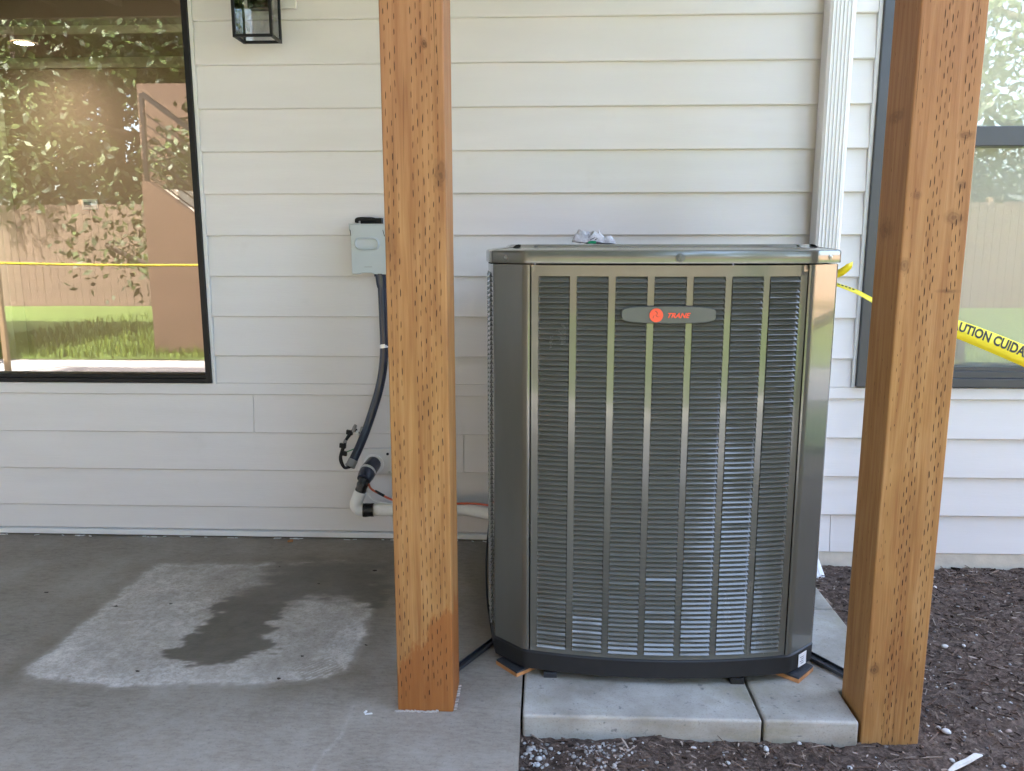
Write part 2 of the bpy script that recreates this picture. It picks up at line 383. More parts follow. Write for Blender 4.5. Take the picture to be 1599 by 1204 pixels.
def spline(pts, n=8):
    """Catmull-Rom through the points"""
    P = [Vector(p) for p in pts]; P = [2*P[0]-P[1]] + P + [2*P[-1]-P[-2]]; out = []
    for i in range(1, len(P)-2):
        for k in range(n):
            t = k/n; a, b, c, d = P[i-1], P[i], P[i+1], P[i+2]
            out.append(0.5*((2*b) + (c-a)*t + (2*a-5*b+4*c-d)*t*t + (3*b-a-3*c+d)*t**3))
    out.append(P[-2]); return out
def text_mesh(body, size, shear=0.0, bold=0.0):
    cu = bpy.data.curves.new('lettering', 'FONT'); cu.body = body; cu.size = size; cu.shear = shear; cu.offset = bold
    cu.align_x = 'LEFT'; cu.resolution_u = 3
    o = bpy.data.objects.new('lettering_tmp', cu); C.objects.link(o)
    bpy.context.view_layer.update()
    me = bpy.data.meshes.new_from_object(o.evaluated_get(bpy.context.evaluated_depsgraph_get()))
    vs = [tuple(v.co) for v in me.vertices]; fs = [tuple(p.vertices) for p in me.polygons]
    bpy.data.objects.remove(o); bpy.data.curves.remove(cu); bpy.data.meshes.remove(me)
    return vs, fs
# numpy value noise
def vnoise(X, Y, f, seed):
    r = np.random.default_rng(seed); T = r.random((256, 256))
    x, y = X*f + 1000, Y*f + 1000
    xi, yi = np.floor(x).astype(int), np.floor(y).astype(int); u, v = x-xi, y-yi
    u, v = u*u*(3-2*u), v*v*(3-2*v); g = lambda a, b: T[a % 256, b % 256]
    return (g(xi,yi)*(1-u)+g(xi+1,yi)*u)*(1-v) + (g(xi,yi+1)*(1-u)+g(xi+1,yi+1)*u)*v
def fbm(X, Y, f, seed, o=5, gain=0.55):
    s = 0; a = 1; t = 0
    for k in range(o): s = s + a*vnoise(X, Y, f*2**k, seed+k); t += a; a *= gain
    return s/t
def poly_sdf(X, Y, poly):
    """signed distance, negative inside"""
    d = np.full(X.shape, 1e9); ins = np.zeros(X.shape, bool); n = len(poly)
    for i in range(n):
        ax, ay = poly[i]; bx, by = poly[(i+1) % n]; ex, ey = bx-ax, by-ay
        t = np.clip(((X-ax)*ex+(Y-ay)*ey)/(ex*ex+ey*ey), 0, 1)
        d = np.minimum(d, (X-ax-t*ex)**2+(Y-ay-t*ey)**2)
        c = ((ay > Y) != (by > Y)); xx = (bx-ax)*(Y-ay)/((by-ay) if by != ay else 1e-9)+ax
        ins ^= c & (X < xx)
    d = np.sqrt(d); return np.where(ins, -d, d)
def grid_object(name, x0, x1, y0, y1, step, zfun, mat, smooth=True):
    nx, ny = int(round((x1-x0)/step))+1, int(round((y1-y0)/step))+1
    xs, ys = np.linspace(x0, x1, nx), np.linspace(y0, y1, ny); X, Y = np.meshgrid(xs, ys)
    Z = zfun(X, Y); co = np.stack([X, Y, Z], -1).reshape(-1, 3).astype(np.float32)
    i = np.arange(nx*ny).reshape(ny, nx); q = np.stack([i[:-1,:-1], i[:-1,1:], i[1:,1:], i[1:,:-1]], -1).reshape(-1, 4)
    m = bpy.data.meshes.new(name); m.vertices.add(len(co)); m.vertices.foreach_set('co', co.ravel())
    m.loops.add(q.size); m.loops.foreach_set('vertex_index', q.ravel().astype(np.int32))
    m.polygons.add(len(q)); m.polygons.foreach_set('loop_start', (np.arange(len(q))*4).astype(np.int32))
    m.update(calc_edges=True); m.validate()
    if smooth: m.shade_smooth()
    m.materials.append(M[mat]); o = bpy.data.objects.new(name, m); C.objects.link(o)
    return o, X, Y

ZF = 0.008                                                     # top of the concrete
# ================================================================== HOUSE
E6 = 0.1524; ZK = 0.13216                                      # siding exposure, bottom of row 0
W1 = (-3.0, -1.294, 0.637, 2.36)                               # big window opening (outer frame)
W2 = (1.164, 2.70, 0.640, 2.36)
house = thing('house', (0, 0.02, 0), 'pale lap-sided house wall with two dark framed windows behind the unit', 'house')
def sid_y(z, zb): return 0.0130*(z-zb)/E6
def board(segs, zb, first_bottom=None):
    """segs: list of (x0,x1,z0,z1) rectangles of one board, wedge profile from row bottom zb"""
    mb = MB()
    for x0, x1, z0, z1 in segs:
        f0, f1 = sid_y(z0, zb), sid_y(z1, zb); t = 0.0120; e = 0.0035; fe = sid_y(z0+e, zb)
        vs = [(x0,f0+e,z0),(x1,f0+e,z0),(x1,f1,z1),(x0,f1,z1),(x0,f0+t,z0),(x1,f0+t,z0),(x1,f1+t,z1),(x0,f1+t,z1),(x0,fe,z0+e),(x1,fe,z0+e)]
        mb.mesh(vs, [(0,1,9,8),(8,9,2,3),(5,4,7,6),(4,5,1,0),(3,2,6,7),(4,0,8,3,7),(1,5,6,2,9)])
    return mb.build('siding_board', 'siding', house)
g = 0.0012
XL, XR, XM = -3.6, 3.04, 0.35
joints = {2: [-1.142], 1: [-0.317], -1: [1.113], 0: [0.25]}
for k in range(-1, 17):
    zb = ZK + E6*k; zt = zb + E6 + 0.012
    xs = sorted([XL, XR] + joints.get(k, []) + ([XM] if k == -1 else []))
    for a, b in zip(xs[:-1], xs[1:]):
        a2, b2 = a+g, b-g
        z0 = zb
        if k == -1 and b <= XM + 1e-6: z0 = 0.036
        holes = [w for w in (W1, W2) if w[0]-0.02 < b2 and w[1]+0.02 > a2 and zt > w[2]-0.006 and zb < w[3]]
        segs = []
        if not holes: segs = [(a2, b2, z0, zt)]
        else:
            w2 = holes[0][2]-0.004
            zc = z0
            if z0 < w2: segs.append((a2, b2, z0, w2)); zc = w2
            cur = a2
            for w in holes:
                l, r = w[0]-0.014, w[1]+0.014
                if l > cur: segs.append((cur, l, zc, zt))
                cur = max(cur, r)
            if cur < b2: segs.append((cur, b2, zc, zt))
        # break separated rectangles into separate boards (a board is one plank)
        low = [s for s in segs if s[3] < zt-1e-6]; hi = [s for s in segs if s[3] >= zt-1e-6]
        if low: board(segs, zb)
        else:
            for s in hi: board([s], zb)
# wall sheathing round the openings, upper storey, side and back walls, roof
mb = MB(); HT = 6.2
for a, b, c, d in [(-7, W1[0], -0.3, HT), (W1[1], W2[0], -0.3, HT), (W2[1], 3.05, -0.3, HT), (W1[0], W1[1], -0.3, W1[2]), (W1[0], W1[1], W1[3], HT), (W2[0], W2[1], -0.3, W2[2]), (W2[0], W2[1], W2[3], HT)]:
    mb.box(a, b, 0.0275, 0.14, c, d)
mb.box(-7, -6.86, 0.1405, 8, -0.3, HT); mb.box(2.91, 3.05, 0.1405, 8, -0.3, HT); mb.box(-7, 3.05, 8.0005, 8.14, -0.3, HT)
mb.build('wall', 'wallback', house)
MB().box(-7, 3.05, -0.004, 0.0243, 2.75, HT).build('upper_wall', 'siding', house)
MB().box(-10, -7.3, -6.4, 8.14, -0.3, 4.0).build('added_shade_wing', 'siding', house)  # unseen wing added to darken the unit's left reflection and shade the lawn
mb = MB(); mb.prism_y([(-7.5, HT+0.002), (3.45, HT+0.002), (3.45, HT+0.16), (-7.5, HT+0.16)], -0.45, 8.6); mb.mesh([(-7.5,-0.45,HT+0.161),(3.45,-0.45,HT+0.161),(3.45,8.6,HT+0.161),(-7.5,8.6,HT+0.161),(-7.5,4,HT+1.6),(3.45,4,HT+1.6)], [(0,1,5,4),(2,3,4,5),(0,4,3),(1,2,5)])
mb.build('roof', 'roof', house)
MB().box(XM+0.02, 3.04, 0.004, 0.024, -0.4, -0.012).build('foundation', 'foundation', house)
# metal drip flashing along the slab, with a little torn paper under it
MB().prism_y([(XL, 0.014), (XM, 0.014), (XM, 0.034), (XL, 0.034)], -0.010, 0.02).build('drip_flashing', 'trim', house, bevel=0.002)
# windows
def window(name, w, mat, fw, fb, y0, rails=(), jamb=0.01):
    x0, x1, z0, z1 = w
    mb = MB()
    mb.box(x0, x0+fw, y0, 0.07, z0, z1); mb.box(x1-fw, x1, y0, 0.07, z0, z1)
    mb.box(x0+fw, x1-fw, y0+0.002, 0.07, z0, z0+fb*0.55); mb.box(x0+fw, x1-fw, y0+0.012, 0.07, z0+fb*0.55, z0+fb)
    mb.box(x0+fw, x1-fw, y0+0.002, 0.07, z1-fb, z1)
    o = mb.build('window', mat, house, bevel=0.0018)
    return o
wa = window('window', W1, 'blackframe', 0.022, 0.031, -0.012)
tag(wa, 'large picture window with thin black frame')
MB().box(W1[0]+0.021, W1[1]-0.021, 0.030, 0.036, W1[2]+0.030, W1[3]-0.03).build('pane', 'glass_coated', wa)
wb = window('window', W2, 'greyframe', 0.036, 0.060, -0.016)
tag(wb, 'charcoal framed sash window with roller shade')
MB().box(W2[0]+0.0365, W2[1]-0.0365, -0.004, 0.06, 1.509, 1.577).build('meeting_rail', 'greyframe', wb, bevel=0.003)
MB().box(W2[0]+0.035, W2[1]-0.035, 0.040, 0.046, W2[2]+0.058, 1.512).build('pane', 'glass', wb)
MB().box(W2[0]+0.035, W2[1]-0.035, 0.030, 0.036, 1.574, W2[3]-0.058).build('pane', 'glass', wb)
mb = MB(); mb.box(W2[0]+0.0368, W2[0]+0.052, 0.004, 0.016, W2[2]+0.060, 1.5085); mb.box(W2[1]-0.052, W2[1]-0.0368, 0.004, 0.016, W2[2]+0.060, 1.5085); mb.box(W2[0]+0.0521, W2[1]-0.0521, 0.004, 0.016, W2[2]+0.0605, W2[2]+0.074)
mb.build('screen_frame', 'greyframe', wb)
MB().box(W2[0]+0.05, W2[1]-0.05, 0.009, 0.0095, W2[2]+0.072, 1.509).build('insect_screen', 'screen', wb)
MB().box(W2[0]+0.02, W2[1]-0.02, 0.0715, 0.0735, W2[2]+0.03, W2[3]-0.03).build('roller_shade', 'shade', wb)
# caulked trim strips at the window sides
for (a, b, w) in ((W1[1]+0.0005, W1[1]+0.013, W1), (W2[0]-0.013, W2[0]-0.0005, W2)):
    MB().box(a, b, -0.002, 0.024, w[2]-0.004, w[3]).build('side_trim', 'trim', house)
# room behind the big window
room = tag(bpy.data.objects.new('room', None), 'tan painted room seen through the picture window', 'room'); C.objects.link(room); room.location = (-3, 1.5, 0)
RX0, RX1, RY0, RY1, RC = -6.6, -0.5, 0.1405, 2.85, 2.50
mb = MB(); mb.box(RX0, RX1, RY1, RY1+0.05, 0, RC+0.4); mb.box(RX0-0.05, RX0, RY0, RY1, 0, RC+0.4); mb.box(RX1, RX1+0.05, RY0, RY1, 0, RC+0.4)
mb.build('back_wall', 'room', room)
MB().box(RX0, RX1, RY0, RY1, -0.05, 0.0).build('floor', 'roomfloor', room)
MB().box(RX0, RX1, RY0, RY1, RC+0.25, RC+0.3).build('ceiling', 'ceil', room)
MB().box(RX0, RX1, 2.15, RY1-0.001, RC-0.03, RC+0.2495).build('soffit', 'ceil', room)
MB().box(RX0, RX1, 2.125, 2.1495, RC-0.045, RC+0.0).build('soffit_trim', 'cream', room)
MB().box(RX0, RX1, RY1-0.03, RY1-0.0015, RC-0.10, RC-0.031).build('crown_trim', 'cream', room)
MB().box(-4.02, -3.915, 2.70, RY1-0.002, 0.0, RC-0.10).build('door_casing', 'cream', room)
MB().box(-4.9, -4.021, 2.80, RY1-0.002, 0.0, 2.05).build('door', 'roomfloor', room)
MB().box(RX0, RX1, RY1-0.016, RY1-0.002, 0.0, 0.11).build('baseboard', 'cream', room)
th = thing('thermostat', (-3.33, RY1, 1.45), 'small white square thermostat on the tan room wall', 'thermostat')
MB().box(-3.392, -3.275, RY1-0.022, RY1-0.0005, 1.418, 1.491).build('cover', 'trim', th, bevel=0.006)
MB().box(-3.372, -3.318, RY1-0.0245, RY1-0.0222, 1.438, 1.474).build('display', 'conduit_l', th)
def disc(cx, cy, z, r, n=24): return [(cx+r*math.cos(2*math.pi*k/n), cy+r*math.sin(2*math.pi*k/n), z) for k in range(n)]
def recessed_light(x, y, zc, energy, label):
    dl = thing('recessed_light', (x, y, zc), label, 'ceiling light', 'recessed room lights')
    MB().rings([disc(x, y, zc-0.001, 0.075), disc(x, y, zc-0.006, 0.072), disc(x, y, zc-0.006, 0.055)]).build('trim_ring', 'cream', dl)
    MB().face(disc(x, y, zc-0.004, 0.056)[::-1]).build('lens', 'lamp', dl)
    L = bpy.data.lights.new('recessed_light_lamp', 'AREA'); L.shape = 'DISK'; L.size = 0.10; L.energy = energy; L.color = (1, 0.86, 0.68); L.spread = rad(150)
    lo = bpy.data.objects.new('recessed_light_lamp', L); C.objects.link(lo); lo.location = (x, y, zc-0.010); lo.parent = dl; lo.matrix_parent_inverse = Matrix.Translation(-Vector(dl.location))
recessed_light(-3.43, 2.4, RC-0.03, 0.12, 'lit round recessed light at the top left of the picture window')
recessed_light(-2.3, 1.0, RC+0.25, 0.62, 'added unseen recessed light brightening the room, nearest the window right edge')  # extra lamp out of view, added to lift and even the room light
recessed_light(-4.4, 1.0, RC+0.25, 0.62, 'added unseen recessed light brightening the room, deep at the left')  # another added lamp out of view, brightens the room walls

# ================================================================== GROUND
PATCH = [(-1.432,-1.039),(-1.364,-1.082),(-1.109,-1.098),(-0.735,-1.076),(-0.639,-1.046),(-0.55,-0.996),(-0.54,-0.829),(-0.552,-0.639),(-0.572,-0.445),(-0.597,-0.237),(-0.785,-0.232),(-1.062,-0.268),(-1.416,-0.282),(-1.427,-0.426),(-1.423,-0.697),(-1.421,-0.903)]
STAIN = [(-1.091,-0.919),(-1.073,-0.829),(-1.065,-0.754),(-1.056,-0.674),(-1.041,-0.577),(-0.997,-0.485),(-0.995,-0.359),(-0.96,-0.27),(-0.869,-0.235),(-0.729,-0.24),(-0.58,-0.26),(-0.54,-0.454),(-0.552,-0.595),(-0.635,-0.561),(-0.704,-0.551),(-0.796,-0.542),(-0.814,-0.593),(-0.834,-0.665),(-0.858,-0.734),(-0.814,-0.818),(-0.81,-0.888),(-0.85,-0.937),(-0.934,-0.968),(-1.017,-0.953)]
SX1 = -0.057
patio, X, Y = grid_object('patio', -2.56, SX1, -1.9, 0.02, 0.0075, lambda X, Y: ZF + 0.0012*(fbm(X, Y, 3, 5)-0.5), 'slab')
tag(patio, kind='structure')
wob = (fbm(X, Y*1.0, 14, 11)-0.5)*0.09 + (fbm(X*0.5, Y*1.6, 60, 17)-0.5)*0.05
d1 = poly_sdf(X, Y, PATCH) + wob*0.45
edge = np.exp(-np.abs(d1+0.012)/0.02)*0.35
dust = np.clip((0.006-d1)/0.016, 0, 1)*(0.42+0.85*np.clip(fbm(X, Y, 7, 23)-0.18, 0, 1)) + edge*(d1 < 0.02)
dust *= np.clip(1.15-0.5*np.clip((Y+0.55)/0.35, 0, 1), 0, 1)
wob2 = (fbm(X*0.55, Y*1.5, 24, 31)-0.5)*0.14
d2 = poly_sdf(X, Y, STAIN) + wob2
soft = 0.018+0.10*np.clip((Y+0.62)/0.3, 0, 1)
wet = np.clip((0.004-d2+soft*0.4)/soft, 0, 1)*np.where(Y > -0.6, 0.85, 1.0)
wet = np.maximum(wet, 0.55*np.clip((0.05-np.abs(d2+0.0))/0.08, 0, 1)*(fbm(X, Y, 10, 41) > 0.5)*(Y > -0.7))
dust = np.clip(dust, 0, 1)*(1-wet)
# trowel comb marks near the front right corner of the dusty patch
comb = np.clip(1-poly_sdf(X, Y, [(-0.70,-0.99),(-0.64,-1.055),(-0.553,-0.995),(-0.61,-0.93)])/0.005, 0, 1)
stripe = 0.5+0.5*np.sin((X*1.0+Y*0.75)*2*math.pi/0.014)
dust = np.where(comb > 0.5, 0.35+0.6*(stripe > 0.72), dust)
# pale smear
sm = np.clip(1-(((X+1.245)/0.085)**2+((Y+0.745)/0.018)**2), 0, 1); dust = np.maximum(dust, (sm > 0.1)*0.95)
sm = np.clip(1-(((X+1.11)/0.07)**2+((Y+1.065)/0.03)**2), 0, 1); dust = np.maximum(dust, np.clip(sm*2, 0, 1)*(0.7+0.6*(fbm(X, Y, 60, 3)-0.5)))
# hairline in the slab
hx = -0.505 + 0.02*np.sin(Y*9) + (fbm(X*0, Y, 8, 9)-0.5)*0.03; dust = np.maximum(dust, (np.abs(X-hx) < 0.004)*(Y < -1.17)*(0.10+0.25*fbm(X, Y, 30, 19)))
ring = np.clip(1-np.abs(poly_sdf(X, Y, PATCH)-0.03)/0.09, 0, 1)*np.clip((fbm(X, Y, 3, 77)-0.3)*2.6, 0, 1)*(dust < 0.4)
tint = np.clip(ring*0.9 + 0.35*np.clip((Y+0.45)/0.4, 0, 1)*np.clip(fbm(X, Y, 2, 51), 0, 1) + 0.9*np.clip((X+0.30)/0.1, 0, 1)*np.clip((Y+0.93-(X+0.15)*1.2)/0.08, 0, 1), 0, 1)  # ring, darker by wall, wedge behind strap painted as shade on damp concrete
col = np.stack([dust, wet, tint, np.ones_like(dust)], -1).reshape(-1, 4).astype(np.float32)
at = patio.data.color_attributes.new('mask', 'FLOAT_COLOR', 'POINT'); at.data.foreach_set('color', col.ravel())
# slab edge and the rest of the slab beyond the detailed sheet
mb = MB(); mb.box(-7, -2.561, -3.6, 0.02, -0.12, ZF-0.0005); mb.box(-2.56, SX1, -3.6, -1.9005, -0.12, ZF-0.0005); mb.box(-2.56, SX1-0.0005, -1.9, 0.019, -0.12, ZF-0.004)
o = mb.build('patio_edge', 'slab', None); tag(o, kind='structure')
at = o.data.color_attributes.new('mask', 'FLOAT_COLOR', 'POINT'); at.data.foreach_set('color', np.tile(np.array([0, 0, 0.1, 1], np.float32), len(o.data.vertices)))
# a rounded arris along the slab's right edge
# soil
def soil_z(X, Y):
    z = -0.052 + 0.030*(fbm(X, Y, 4, 61)-0.5) + 0.022*(fbm(X, Y, 15, 67)-0.5) + 0.016*(fbm(X, Y, 45, 71, 4, 0.65)-0.5)
    z = z - 0.030*np.clip((Y+0.5)/0.5, 0, 1) + 0.03*np.exp(-((Y+0.10)/0.07)**2)*(fbm(X, Y, 6, 5)-0.35)
    z = z + 0.022*np.exp(-((X-0.14)/0.10)**2-((Y+1.30)/0.07)**2)
    return z
soil, X, Y = grid_object('soil', SX1-0.02, 3.4, -3.0, 0.02, 0.009, soil_z, 'soil'); tag(soil, kind='structure')
# far ground to the horizon
mb = MB(); mb.face([(-60,-80,-0.14),(60,-80,-0.14),(60,60,-0.14),(-60,60,-0.14)]); tag(mb.build('ground', 'turf'), kind='structure')
def soil_h(x, y): return float(soil_z(np.array([[x]]), np.array([[y]]))[0, 0])

# paving slabs under the unit
PZ0 = -0.075
def poly_paver(poly, label):
    o = MB().prism(poly, PZ0, ZF-0.001).build('paving_slab', 'paver', None, bevel=0.007, seg=3)
    return tag(o, label, 'paving slab', 'concrete paving slabs under the unit')
poly_paver([(-0.052,-1.190),(0.541,-1.190),(0.541,-0.56),(-0.052,-0.56)], 'long concrete paving slab under the front left of the condenser')
poly_paver([(0.548,-1.188),(0.778,-1.188),(0.778,-1.036),(0.936,-1.036),(0.936,-0.56),(0.548,-0.56)], 'pale concrete paving slab beside the right wooden post')
poly_paver([(-0.052,-0.553),(0.541,-0.553),(0.541,-0.12),(-0.052,-0.12)], 'concrete paving slab hidden at the back under the condenser')
poly_paver([(0.548,-0.553),(0.936,-0.553),(0.936,-0.33),(0.80,-0.12),(0.548,-0.12)], 'rear pale paving slab right of the condenser next to dark soil')

# ================================================================== POSTS AND DECK
def make_post(x0, y0, zb, ztop, mat, label, cols, lcols, seed):
    w = 0.1405; r = random.Random(seed)
    t = thing('wooden_post', (x0+w/2, y0+w/2, zb), label, 'post', 'timber posts holding up the deck')
    o = MB().box(x0, x0+w, y0, y0+w, zb, ztop).build('timber', mat, t, bevel=0.004, seg=3)
    mb = MB()
    def slit(px, pz, ln, wd, face, lean):
        # slender pointed slit lying on the face
        prof = [(-wd*0.3, -ln), (wd*0.5, -ln*0.5), (wd*0.5, ln*0.4), (wd*0.1, ln), (-wd*0.5, ln*0.5), (-wd*0.5, -ln*0.45)]
        pts = []
        for a, b in prof:
            a += b*lean
            if face == 'f': pts.append((px+a, y0-0.00045, pz+b))
            elif face == 'r': pts.append((x0+w+0.00045, px+a, pz+b))
            else: pts.append((x0-0.00045, px-a, pz+b))
        mb.face(pts)
    for face, cc, base in (('f', cols, x0), ('r', lcols, y0), ('l', lcols, y0)):
        for i, (u, keep, dk) in enumerate(cc):
            z = zb+0.005+((i % 3)*0.0117)
            while z < ztop-0.03:
                z += 0.0352
                if r.random() > keep: continue
                slit(base+u*w+r.gauss(0, 0.0010), z+r.gauss(0, 0.0022), max(0.004, 0.0090+r.gauss(0, 0.0014))*dk, max(0.0007, 0.0014+r.gauss(0, 0.0003))*dk, face, r.gauss(0, 0.03))
    for _ in range(6):          # drying checks along the grain
        u, z, L = r.random(), r.uniform(zb+0.1, ztop-0.3), r.uniform(0.03, 0.16)
        slit(x0+u*w, z, L, r.uniform(0.0004, 0.0007), 'f', r.gauss(0, 0.012))
    tag(mb.build('incision', 'incision', o), kind='stuff')
    return t
ckL = [(0.078,0.95,1),(0.157,0.9,0.95),(0.236,0.93,1),(0.49,0.95,1),(0.57,0.95,1),(0.65,0.95,1.1),(0.73,0.93,0.95),(0.805,0.9,0.95),(0.89,0.9,1)]
ckR = [(0.075,0.6,0.65),(0.135,0.6,0.65),(0.36,0.95,1.05),(0.42,0.97,1.1),(0.48,0.95,1.05),(0.54,0.9,0.95),(0.76,0.97,1.1),(0.82,0.97,1.1),(0.88,0.93,1)]
side = [(0.15,0.3,0.6),(0.35,0.3,0.6),(0.6,0.3,0.6),(0.8,0.3,0.6)]
M['timberL'] = timber_mat('timber_left', 0, [(-0.237,-1.185,1.322,0.022,0.040,0.65),(-0.269,-1.185,1.597,0.009,0.014,0.95),(-0.36,-1.185,1.17,0.025,0.07,0.35),(-0.29,-1.185,0.05,0.012,0.05,0.6),(-0.35,-1.185,0.06,0.006,0.06,0.6)], wet=(0.0, 0), seed=1.0)
M['timberL'] = timber_mat('timber_left', 0, [(-0.237,-1.185,1.322,0.022,0.040,0.65),(-0.269,-1.185,1.597,0.009,0.014,0.95),(-0.36,-1.185,1.17,0.025,0.07,0.35),(-0.29,-1.185,0.05,0.012,0.05,0.6),(-0.352,-1.185,0.06,0.005,0.06,0.6)], wet=(0.72, -1.25), seed=1.0)
M['timberR'] = timber_mat('timber_right', 0, [(0.897,-1.18,1.224,0.030,0.020,0.6),(0.905,-1.18,1.398,0.022,0.012,0.75),(0.797,-1.18,1.119,0.014,0.022,0.6),(0.898,-1.18,1.063,0.035,0.006,0.6),(0.806,-1.18,0.145,0.016,0.024,0.75),(0.904,-1.18,1.293,0.014,0.014,0.5),(0.813,-1.18,1.272,0.012,0.012,0.5),(0.787,-1.10,1.45,0.012,0.02,0.5),(0.787,-1.09,1.20,0.01,0.03,0.5)], seed=4.0)
LPX, RPX, PY = -0.3665, 0.7870, -1.186
make_post(LPX, PY, ZF-0.001, 2.42, 'timberL', 'incised timber post standing on the concrete patio, left of the condenser', ckL, side, 3)
make_post(RPX, PY+0.004, -0.14, 2.42, 'timberR', 'incised timber post sunk in soil, right of the condenser', ckR, side, 5)
# torn plastic and grout line round the left post's foot
mb = MB()
for i in range(34):
    t = i/33; x = LPX-0.004+t*0.149 if i < 24 else LPX+0.1445; y = PY-0.0035 if i < 24 else PY-0.003+(i-23)*0.012
    mb.obox((x, y+random.gauss(0, 0.0012), ZF+0.001+abs(random.gauss(0, 0.0012))), (0.0035, random.gauss(0,0.001), 0), (0, 0.0016, random.gauss(0,0.0006)), (0, 0, 0.0016))
tag(mb.build('grout_crumbs', 'pebble'), kind='stuff')
deck = thing('deck', (-2, -0.7, 2.42), 'timber deck over the patio carried by the wooden posts', 'deck')
MB().box(-6.5, 1.00, -1.20, -1.04, 2.421, 2.66).build('beam', 'joist', deck)
x = -6.4
while x < 1.0:
    MB().box(x, x+0.038, -2.25, -0.006, 2.661, 2.84).build('joist', 'joist', deck); x += 0.406
MB().box(-6.5, 1.06, -2.29, -2.2505, 2.60, 2.84).build('fascia', 'deckwood', deck)  # front edge extended past the posts to cut sky light on the louvers
y = -2.31
while y < -0.1:
    MB().box(-6.5, 1.07, y, y+0.134, 2.8405, 2.865).build('deck_board', 'deckwood', deck); y += 0.14

# ================================================================== CONDENSER UNIT
UX, UYC = 0.303, -0.600
SEAM, CHI, CHO, SAG, YF, YCI, YCO = 0.340, 0.361, 0.440, 0.039, -1.044, -0.998, -0.926
Z0, Z1 = 0.083, 1.117
def yfront(u): return YF + SAG*(u/SEAM)**2
ac = thing('air_conditioner', (UX, UYC, 0.03), 'dark grey-green louvered condenser unit on the paving slabs', 'air conditioner')
def xside(v): # half width at Y
    t = (v-UYC)/(YCO-UYC); return CHO + 0.032*(1-t*t)
def outline(off=0.0, nf=14):
    """closed plan outline, counter-clockwise seen from above, starting at the front left seam"""
    P = []
    fr = [(u, yfront(u)) for u in np.linspace(-SEAM, SEAM, nf)]
    ch = lambda a, b: [(a[0]+(b[0]-a[0])*t, a[1]+(b[1]-a[1])*t) for t in (0.02, 0.06, 0.12, 0.5, 0.88, 0.94, 0.98)]
    cr_ = ch((CHI, YCI), (CHO, YCO))
    sd_ = [(xside(v), v) for v in np.linspace(YCO, 2*UYC-YCO, 12)][1:-1]
    q = fr + [(CHI-0.008, yfront(SEAM)+0.002)] + cr_ + sd_
    back = [(x, 2*UYC-y) for x, y in reversed(fr + [(CHI-0.008, yfront(SEAM)+0.002)] + cr_)]
    # right half goes front -> back
    right = [(CHI-0.008, yfront(SEAM)+0.002)] + cr_ + sd_ + [(x, 2*UYC-y) for x, y in reversed([(CHI-0.008, yfront(SEAM)+0.002)] + cr_)]
    pts = fr + right + [(-x, 2*UYC-y) for x, y in fr] [0:0] + [(u, 2*UYC-yfront(u)) for u in np.linspace(SEAM, -SEAM, nf)] + [(-x, y) for x, y in reversed(right)]
    out = []
    n = len(pts)
    for i in range(n):
        a, b = Vector(pts[i-1]), Vector(pts[(i+1) % n]); d = (b-a).normalized(); nn = Vector((d.y, -d.x))
        out.append((UX+pts[i][0]+nn.x*off, pts[i][1]+nn.y*off))
    return out
def ring(off, z): return [(x, y, z) for x, y in outline(off)]
# base pan
MB().rings([ring(-0.010, 0.024), ring(0.000, 0.030), ring(0.002, 0.078), ring(-0.004, 0.0835)], cap_first=True, cap_last=True).build('base_pan', 'base', ac, smooth=35)
basep = ac.children[0]
# sticker on the base's right chamfer
cin, cout = Vector((UX+CHI, YCI, 0)), Vector((UX+CHO, YCO, 0)); cd = (cout-cin).normalized(); cn = Vector((cd.y, -cd.x, 0))
mb = MB(); c = cin+cd*0.052+cn*0.0040; mb.obox(c+Vector((0,0,0.052)), cd*0.019, cn*0.0006, Vector((0,0,0.0185))); mb.build('label_sticker', 'sticker', basep)
mb = MB()
for i in range(4): mb.obox(c+cn*0.0008+cd*(-0.004+0.003*(i%2))+Vector((0,0,0.060-i*0.006)), cd*(0.009-0.002*(i%2)), cn*0.0002, Vector((0,0,0.0009)))
mb.build('sticker_print', 'conduit_l', basep)
# small feet under the front edge
for u in (-0.285, 0.215):
    m_ = MB(); m_.box(UX+u-0.018, UX+u+0.018, yfront(u)+0.003, yfront(u)+0.05, ZF-0.001, 0.0245); m_.box(UX+u-0.012, UX+u+0.012, yfront(u)-0.002, yfront(u)+0.0029, 0.0205, 0.0235)
    m_.build('foot', 'base' if u > 0 else 'strap', ac, bevel=0.001)
# corner panels
def corner(sx, sy):
    rt_ = [(SEAM+0.0035, yfront(SEAM)+0.0065), (SEAM+0.0035, yfront(SEAM)+0.0015), (SEAM+0.006, yfront(SEAM)+0.0004), (CHI-0.010, yfront(SEAM)+0.0022)]
    a, b = Vector((CHI, YCI)), Vector((CHO, YCO))
    rt_ += [tuple(a.lerp(b, t)) for t in (0.0, 0.05, 0.11, 0.3, 0.5, 0.7, 0.9, 0.96)] + [(CHO+0.0012, YCO+0.004), (xside(YCO+0.012), YCO+0.012), (xside(YCO+0.030), YCO+0.030), (xside(YCO+0.031)-0.006, YCO+0.031)]
    P = [(UX+sx*x, y if sy > 0 else 2*UYC-y) for x, y in rt_]
    if sx*sy < 0: P = P[::-1]
    mb = MB(); mb.rings([[(x, y, z) for x, y in P] for z in (Z0+0.0005, 0.4, 0.75, Z1)], closed=False)
    mb.build('corner_panel', 'unit', ac, smooth=50)
for sx in (-1, 1):
    for sy in (1, -1): corner(sx, sy)
